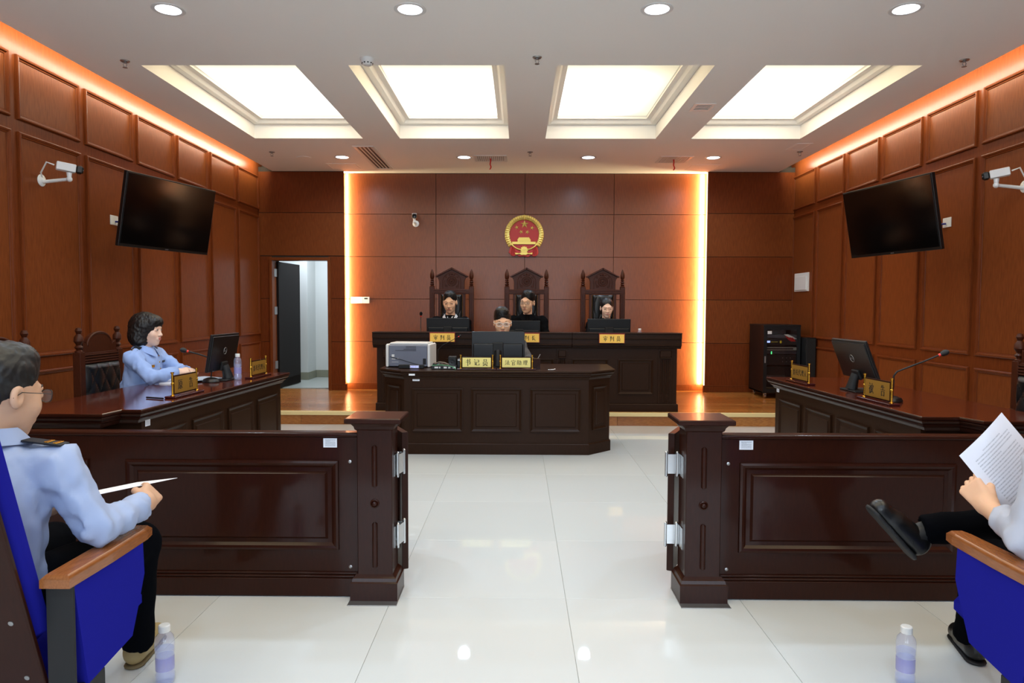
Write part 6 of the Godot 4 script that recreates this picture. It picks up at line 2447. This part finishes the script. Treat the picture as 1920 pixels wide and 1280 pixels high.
func judge(which: int, at: Vector3, sk: Material, lip: Color, robe: Material) -> void:
	var label: String = ["", "man in dark suit with short black hair looking down, seated left on the bench", "man in black robe and thin glasses looking aside, seated in the middle of the bench", "woman with dark tied back hair looking down, seated right on the bench"][which]
	var o := thing("person", label, "person", at, 0.0)
	var s := 1.06
	var J := seated(s)
	for k in ["waist", "chest", "neck", "shL", "shR", "elL", "elR", "wrL", "wrR"]:
		J[k] += Vector3(0, 0, [0.0, 0.03, 0.06, 0.05, 0.05, 0.06, 0.06, 0.04, 0.04][["waist", "chest", "neck", "shL", "shR", "elL", "elR", "wrL", "wrR"].find(k)])
	var drop: float = [0.0, 0.035, 0.02, 0.065][which]
	for k in ["neck", "shL", "shR", "chest"]:
		J[k] -= Vector3(0, drop, 0)
	var hs: float = [0.0, 1.10, 1.13, 1.00][which]
	var hy: float = [0.0, 1.243, 1.245, 1.180][which]
	var yaw: float = [0.0, -0.05, -0.34, 0.02][which]
	var pitch: float = [0.0, 0.20, 0.10, 0.16][which]
	var tilt: float = [0.0, 0.02, -0.05, 0.0][which]
	var H := Transform3D((Basis(Vector3.UP, yaw) * Basis(Vector3.RIGHT, pitch) * Basis(Vector3(0, 0, 1), tilt)).scaled(Vector3.ONE * hs), Vector3(0, hy, 0.10))
	var hl := aim(J.wrL, Vector3(-0.3, -0.15, 1), Vector3(0, 1, 0.2), 1.0, true)
	var hr := aim(J.wrR, Vector3(0.3, -0.15, 1), Vector3(0, 1, 0.2))
	clothed(o, J, H, s * (0.92 if which == 3 else 1.0), [1.0, 1.0, 1.0, 0.94][which], [1.0, 1.0, 1.0, 0.85][which], sk, robe, robe, hl, hr, 0.35, 0.0048, 0.0055)
	face_parts(o, H, [0.0, 0.8, 0.4, 0.85][which], lip, [0.0, 0.0030, 0.0032, 0.0016][which], which == 3)
	var hair := Color(0.035, 0.032, 0.034)
	if which == 1:
		hair_part(o, man_hair(H, 0.004, 0.0), hair, 0.005, 11)
		collar(o, J, H, s, mat(Color(0.85, 0.86, 0.88), 0.8), 0.30)
		var m := MB.new()
		m.tube([J.neck + Vector3(-0.05, 0.02, 0.05), J.neck + Vector3(-0.03, -0.03, 0.095), J.neck + Vector3(-0.005, -0.08, 0.115)], 0.012, 6)
		m.tube([J.neck + Vector3(0.055, 0.02, 0.045), J.neck + Vector3(0.03, -0.03, 0.095), J.neck + Vector3(0.005, -0.08, 0.115)], 0.010, 6)
		part(o, "lapel", m, robe)
	elif which == 2:
		hair_part(o, man_hair(H, 0.012, -0.014, 0.012), hair, 0.005, 12)
		nose_bridge_glasses(o, H, M.black, 0.024, 0.0014)
		collar(o, J, H, s, robe, 0.25)
		for sx in [-1.0, 1.0]:
			var m := MB.new()
			var c: Vector3 = J.neck + Vector3(sx * 0.085, -0.115, 0.115)
			m.tube([c + Vector3(-0.02, 0.03, -0.01), c + Vector3(-0.008, -0.01, 0.002), c + Vector3(0.002, 0.012, 0.002), c + Vector3(0.010, -0.010, 0.002), c + Vector3(0.020, 0.034, -0.01)], 0.005, 6)
			part(o, "gold_braid", m, mat(Color(0.90, 0.74, 0.18), 0.4, 0.4), "gold collar braid")
		var m2 := MB.new()
		m2.ball(J.neck + Vector3(0, -0.10, 0.125), Vector3(0.012, 0.014, 0.008), 10)
		part(o, "red_badge", m2, M.red, "small red badge")
	else:
		var F := Field.new()
		he(F, H, Vector3(0, 0.045, -0.022), Vector3(0.080, 0.090, 0.100), 0.0)
		he(F, H, Vector3(0, -0.055, -0.065), Vector3(0.070, 0.060, 0.050), 0.03)
		he(F, H, Vector3(0, -0.03, -0.125), Vector3(0.035, 0.035, 0.030), 0.02)
		he(F, H, Vector3(0, -0.052, 0.086), Vector3(0.061, 0.122, 0.074), 0.006, 1)
		hair_part(o, F, hair, 0.005, 13)
		collar(o, J, H, s * 0.95, robe, 0.35)


func clerk(sk: Material, lip: Color) -> void:
	var at := Vector3(-0.17, 0, -7.42)
	var c := thing("office_chair", "dark office chair behind the clerk desk, hidden by the seated clerk", "chair", at)
	var m := MB.new()
	m.box(Vector3(0, 0.43, 0.03), Vector3(0.44, 0.07, 0.42), 0.03)
	part(c, "seat", m, M.leather)
	m = MB.new()
	m.box(Vector3(0, 0.72, -0.20), Vector3(0.40, 0.42, 0.06), 0.025)
	part(c, "backrest", m, M.leather)
	m = MB.new()
	m.tube([Vector3(0, 0.05, 0.03), Vector3(0, 0.40, 0.03)], 0.03, 10)
	m.tube([Vector3(0, 0.40, -0.1), Vector3(0, 0.44, -0.22), Vector3(0, 0.60, -0.24)], 0.018, 8)
	part(c, "column", m, M.blackm)
	for k in 5:
		m = MB.new()
		var a := TAU * k / 5.0 + 0.3
		m.tube([Vector3(0, 0.07, 0.03), Vector3(sin(a) * 0.15, 0.065, 0.03 + cos(a) * 0.15), Vector3(sin(a) * 0.26, 0.045, 0.03 + cos(a) * 0.26)], 0.018, 8)
		m.ball(Vector3(sin(a) * 0.26, 0.026, 0.03 + cos(a) * 0.26), Vector3(0.026, 0.026, 0.026), 8)
		part(c, "leg", m, M.blackm)
	var o := thing("person", "man with black swept hair and white framed glasses behind the clerk desk monitor", "person", at)
	var s := 1.0
	var J := seated(s)
	for k in ["chest", "neck", "shL", "shR", "elL", "elR", "wrL", "wrR"]:
		J[k] += Vector3(0, -0.02, 0.05)
	J.elL = Vector3(0.27, 0.80, 0.18)
	J.wrL = Vector3(0.255, 0.805, 0.40)
	J.wrR = Vector3(-0.12, 0.81, 0.40)
	var H := Transform3D((Basis(Vector3.UP, 0.05) * Basis(Vector3.RIGHT, 0.14)).scaled(Vector3.ONE * 1.15), Vector3(0.0, 1.172, 0.14))
	var grey := mat(Color(0.30, 0.30, 0.31), 0.85)
	clothed(o, J, H, s, 1.06, 1.05, sk, grey, mat(Color(0.07, 0.07, 0.08), 0.8), aim(J.wrL, Vector3(-0.15, -0.1, 1), Vector3(0.1, 1, 0.1), 1.0, true), aim(J.wrR, Vector3(0.15, -0.1, 1), Vector3(0, 1, 0.1)), 0.35, 0.0048, 0.0055, 0.45)
	face_parts(o, H, 0.45, lip, 0.0034, false)
	nose_bridge_glasses(o, H, M.plastic, 0.024, 0.0024)
	hair_part(o, man_hair(H, 0.018, -0.020, -0.01), Color(0.035, 0.032, 0.034), 0.005, 21)
	collar(o, J, H, s, grey, 0.3)
	for q in ["L", "R"]:
		shoe(o, Vector3(J["an" + q].x, 0, J["an" + q].z - 0.05), Vector3(J["an" + q].x * 1.2, 0, J["an" + q].z + 0.21), Vector3.UP, M.black)


func uniform_woman(sk: Material) -> void:
	var at := Vector3(-2.93, 0, -5.34)
	var o := thing("person", "woman in light blue uniform shirt with dark bobbed hair, hands clasped on the left table", "person", at, PI / 2)
	var s := 0.98
	var J := seated(s)
	J.chest = Vector3(0, 0.86, 0.045)
	J.neck = Vector3(0, 1.010, 0.060)
	J.shL = Vector3(0.165, 0.950, 0.06)
	J.shR = Vector3(-0.165, 0.950, 0.06)
	J.elL = Vector3(0.215, 0.815, 0.235)
	J.elR = Vector3(-0.225, 0.812, 0.225)
	J.wrL = Vector3(0.060, 0.838, 0.345)
	J.wrR = Vector3(-0.060, 0.838, 0.330)
	J.knL = Vector3(0.10, 0.49, 0.36)
	J.knR = Vector3(-0.10, 0.49, 0.36)
	J.anL = Vector3(0.10, 0.09, 0.34)
	J.anR = Vector3(-0.10, 0.09, 0.34)
	var H := Transform3D(Basis(Vector3.RIGHT, 0.03).scaled(Vector3.ONE * 1.03), Vector3(0, 1.150, 0.085))
	var blue := mat(Color(0.60, 0.70, 0.90), 0.85)
	var hl := aim(J.wrL, Vector3(-0.55, 0.05, 0.8), Vector3(0.5, 0.8, 0.0), 0.92, true)
	var hr := aim(J.wrR, Vector3(0.55, 0.10, 0.8), Vector3(-0.5, 0.8, 0.0), 0.92)
	clothed(o, J, H, s, 0.98, 0.9, sk, blue, mat(Color(0.07, 0.08, 0.11), 0.8), hl, hr, 0.30, 0.0038, 0.0036, 0.96)
	face_parts(o, H, 0.25, Color(0.75, 0.33, 0.32), 0.0020, true)
	var F := Field.new()
	he(F, H, Vector3(0, 0.040, -0.020), Vector3(0.097, 0.100, 0.112), 0.0)
	he(F, H, Vector3(0, -0.045, -0.050), Vector3(0.102, 0.080, 0.082), 0.05)
	he(F, H, Vector3(0, -0.085, -0.030), Vector3(0.096, 0.035, 0.060), 0.03)
	he(F, H, Vector3(0, 0.070, 0.055), Vector3(0.070, 0.042, 0.052), 0.03)
	he(F, H, Vector3(0, -0.058, 0.100), Vector3(0.074, 0.098, 0.078), 0.006, 1)
	he(F, H, Vector3(0, -0.06, 0.0), Vector3(0.052, 0.10, 0.05), 0.01, 1)
	hair_part(o, F, Color(0.075, 0.058, 0.050), 0.0045, 31, 0.0048)
	collar(o, J, H, s, blue, 0.22)
	epaulette(o, Vector3(0.140, 1.010, 0.068), Vector3(1, -0.38, 0.1), Vector3(0, 1, 0.35))
	epaulette(o, Vector3(-0.140, 1.010, 0.068), Vector3(-1, -0.38, 0.1), Vector3(0, 1, 0.35))
	for k in 4:
		var m := MB.new()
		m.ball(Vector3(0, 0.96 - k * 0.05, 0.168 + 0.006 * k), Vector3(0.006, 0.006, 0.003), 8)
		part(o, "button", m, M.gold)
	var b := MB.new()
	b.t = Transform3D(Basis(Vector3.UP, -0.25), Vector3(-0.085, 0.885, 0.168))
	b.box(Vector3.ZERO, Vector3(0.030, 0.020, 0.006), 0.003)
	part(o, "chest_badge", b, M.gold, "small gold badge")
	b = MB.new()
	b.t = Transform3D(Basis(Vector3.UP, 0.25), Vector3(0.080, 0.910, 0.164))
	b.box(Vector3.ZERO, Vector3(0.062, 0.017, 0.006), 0.002)
	part(o, "name_bar", b, mat(Color(0.08, 0.09, 0.12), 0.5), "dark name bar")
	for q in ["L", "R"]:
		shoe(o, Vector3(J["an" + q].x, 0, J["an" + q].z - 0.05), Vector3(J["an" + q].x * 1.2, 0, J["an" + q].z + 0.19), Vector3.UP, M.black)


func uniform_man(sk: Material) -> void:
	var at := Vector3(-1.52, 0, -1.98)
	var o := thing("person", "man in light blue uniform shirt and glasses seen from behind in the left blue chair", "person", at, PI)
	# local x = -(world x + 1.52), local z = -(world z + 1.98)
	var s := 1.0
	var J := seated(s)
	J.pelvis = Vector3(0, 0.50, -0.02)
	J.waist = Vector3(0, 0.64, -0.03)
	J.chest = Vector3(0, 0.79, -0.02)
	J.neck = Vector3(0, 0.945, 0.015)
	J.shL = Vector3(0.180, 0.868, 0.01)
	J.shR = Vector3(-0.186, 0.868, 0.02)
	J.elR = Vector3(-0.292, 0.690, 0.03)
	J.wrR = Vector3(-0.318, 0.700, 0.235)
	J.elL = Vector3(0.285, 0.690, 0.06)
	J.wrL = Vector3(0.02, 0.68, 0.26)
	J.hipL = Vector3(0.09, 0.50, 0.03)
	J.hipR = Vector3(-0.09, 0.50, 0.03)
	J.knR = Vector3(-0.165, 0.500, 0.47)
	J.knL = Vector3(0.13, 0.50, 0.45)
	J.anR = Vector3(-0.115, 0.10, 0.545)
	J.anL = Vector3(0.13, 0.10, 0.47)
	var H := Transform3D((Basis(Vector3.UP, -0.33) * Basis(Vector3.RIGHT, 0.16)).scaled(Vector3.ONE * 1.12), Vector3(0.0, 1.074, 0.05))
	var blue := mat(Color(0.61, 0.67, 0.80), 0.85)
	var hr := aim(J.wrR + Vector3(0.0, 0.004, 0.005), Vector3(0.25, 0.18, 1.0), Vector3(-0.75, 0.55, 0.0))
	var hl := aim(J.wrL, Vector3(-0.7, 0.1, 0.6), Vector3(0.2, 0.9, 0.3), 1.0, true)
	clothed(o, J, H, s, 1.04, 1.0, sk, blue, mat(Color(0.03, 0.036, 0.055), 0.9, 0.0, 0.12), hl, hr, 0.62, 0.0036, 0.0032, 0.97)
	face_parts(o, H, 0.4, Color(0.62, 0.38, 0.33), 0.0032, false)
	nose_bridge_glasses(o, H, M.black, 0.024, 0.0013)
	# hair with the sides cut short
	hair_part(o, man_hair(H, 0.008, 0.0), Color(0.055, 0.056, 0.060), 0.0042, 41)
	collar(o, J, H, s, blue, 0.25)
	epaulette(o, Vector3(-0.150, 0.940, 0.02), Vector3(-1, -0.12, 0.0), Vector3.UP)
	epaulette(o, Vector3(0.146, 0.940, 0.02), Vector3(1, -0.12, 0.0), Vector3.UP)
	shoe(o, Vector3(-0.10, 0, 0.52), Vector3(-0.065, 0, 0.80), Vector3.UP, M.tan_shoe)
	shoe(o, Vector3(0.13, 0, 0.42), Vector3(0.15, 0, 0.70), Vector3.UP, M.tan_shoe)
	var m := MB.new()
	m.box(Vector3.ZERO, Vector3(0.21, 0.0012, 0.297))
	var p := whole("paper_sheet", m, M.paper, "white sheet held flat by the seated man in uniform", "papers", Vector3(-1.355, 0.722, -2.335), 0.0)
	p.basis = Basis(Vector3(0, 0, 1), 0.15) * Basis(Vector3.RIGHT, -0.11) * Basis(Vector3.UP, -0.42)


func curved_sheet(tl: Vector3, tr: Vector3, bl: Vector3, bow: float, mm: Material, label: String) -> void:
	var o := thing("document", label, "papers", (tl + tr + bl) / 3.0)
	var c := -(tl + tr + bl) / 3.0
	var n := (tr - tl).cross(bl - tl).normalized()
	if n.z < 0:
		n = -n
	for side in 2:
		var m := MB.new()
		var g := 10
		for i in g:
			for j in g:
				var q := []
				for w in [[i, j], [i + 1, j], [i + 1, j + 1], [i, j + 1]]:
					var u: float = w[0] / float(g)
					var v: float = w[1] / float(g)
					q.append(c + tl + (tr - tl) * u + (bl - tl) * v + n * (bow * sin(PI * u) * (1.0 - 0.5 * v) + (0.0006 if side == 0 else 0.0)))
				var first := m.v.size()
				m.flat(q[0], q[1], q[2], q[3], n if side == 0 else -n)
				var at := {q[0]: Vector2(i, j) / g, q[1]: Vector2(i + 1, j) / g, q[2]: Vector2(i + 1, j + 1) / g, q[3]: Vector2(i, j + 1) / g}
				for k in range(first, m.v.size()):
					m.u[k] = at[m.v[k]]
		part(o, ["printed_side", "blank_side"][side], m, mm if side == 0 else M.paper)


func reader(sk: Material) -> void:
	var at := Vector3(1.705, 0, -1.98)
	var o := thing("person", "seated person at the right edge with crossed legs and pale sleeve, holding a printed paper", "person", at, PI)
	# local x = -(world x - 1.705), local z = -(world z + 1.98)
	var s := 1.0
	var J := seated(s)
	J.pelvis = Vector3(0, 0.50, -0.02)
	J.waist = Vector3(0, 0.64, -0.03)
	J.chest = Vector3(0, 0.82, -0.02)
	J.neck = Vector3(0, 0.985, 0.015)
	J.shL = Vector3(0.185, 0.915, 0.01)
	J.shR = Vector3(-0.185, 0.915, 0.01)
	J.elL = Vector3(0.268, 0.688, -0.02)
	J.wrL = Vector3(0.222, 0.712, 0.215)
	J.elR = Vector3(-0.27, 0.69, 0.02)
	J.wrR = Vector3(-0.02, 0.74, 0.24)
	J.hipL = Vector3(0.09, 0.50, 0.03)
	J.hipR = Vector3(-0.09, 0.52, 0.03)
	J.knL = Vector3(0.06, 0.47, 0.46)
	J.anL = Vector3(-0.02, 0.10, 0.66)
	J.knR = Vector3(-0.16, 0.60, 0.44)
	J.anR = Vector3(0.215, 0.535, 0.56)
	var H := Transform3D((Basis(Vector3.UP, 0.25) * Basis(Vector3.RIGHT, 0.25)).scaled(Vector3.ONE * 1.03), Vector3(0.0, 1.108, 0.06))
	var shirt := mat(Color(0.70, 0.72, 0.78), 0.85)
	var hl := aim(J.wrL, Vector3(0.15, 0.42, 0.5), Vector3(0.75, 0.3, -0.35), 1.0, true)
	var hr := aim(J.wrR, Vector3(0.4, 0.3, 0.7), Vector3(-0.4, 0.8, 0.0))
	clothed(o, J, H, s, 1.0, 1.0, sk, shirt, mat(Color(0.022, 0.025, 0.04), 0.9, 0.0, 0.12), hl, hr, 0.95, 0.0048, 0.0032, 0.62)
	face_parts(o, H, 0.5, Color(0.62, 0.38, 0.33), 0.0032, false)
	hair_part(o, man_hair(H, 0.008, 0.0), Color(0.05, 0.05, 0.055), 0.005, 51)
	collar(o, J, H, s, shirt, 0.25)
	# raised foot points up to the aisle; the other stands on the floor
	shoe(o, Vector3(0.262, 0.420, 0.555), Vector3(0.435, 0.615, 0.575), Vector3(-0.75, 0.66, 0.0).normalized(), M.black)
	var m := MB.new()
	m.tube([Vector3(0.20, 0.53, 0.56), Vector3(0.285, 0.50, 0.56)], 0.040, 14)
	part(o, "sock", m, M.blackm)
	shoe(o, Vector3(-0.02, 0, 0.60), Vector3(-0.09, 0, 0.86), Vector3.UP, M.black)
	var print := rows_texture(256, 362, 23, Color(0.93, 0.94, 0.98), Color(0.70, 0.71, 0.75), true)
	var tl := Vector3(1.425, 0.864, -2.262)
	var tr := Vector3(1.582, 1.000, -2.300)
	var bl := Vector3(1.588, 0.640, -2.205)
	curved_sheet(tl, tr, bl, 0.010, print, "printed white paper held up at the right edge by the seated person")
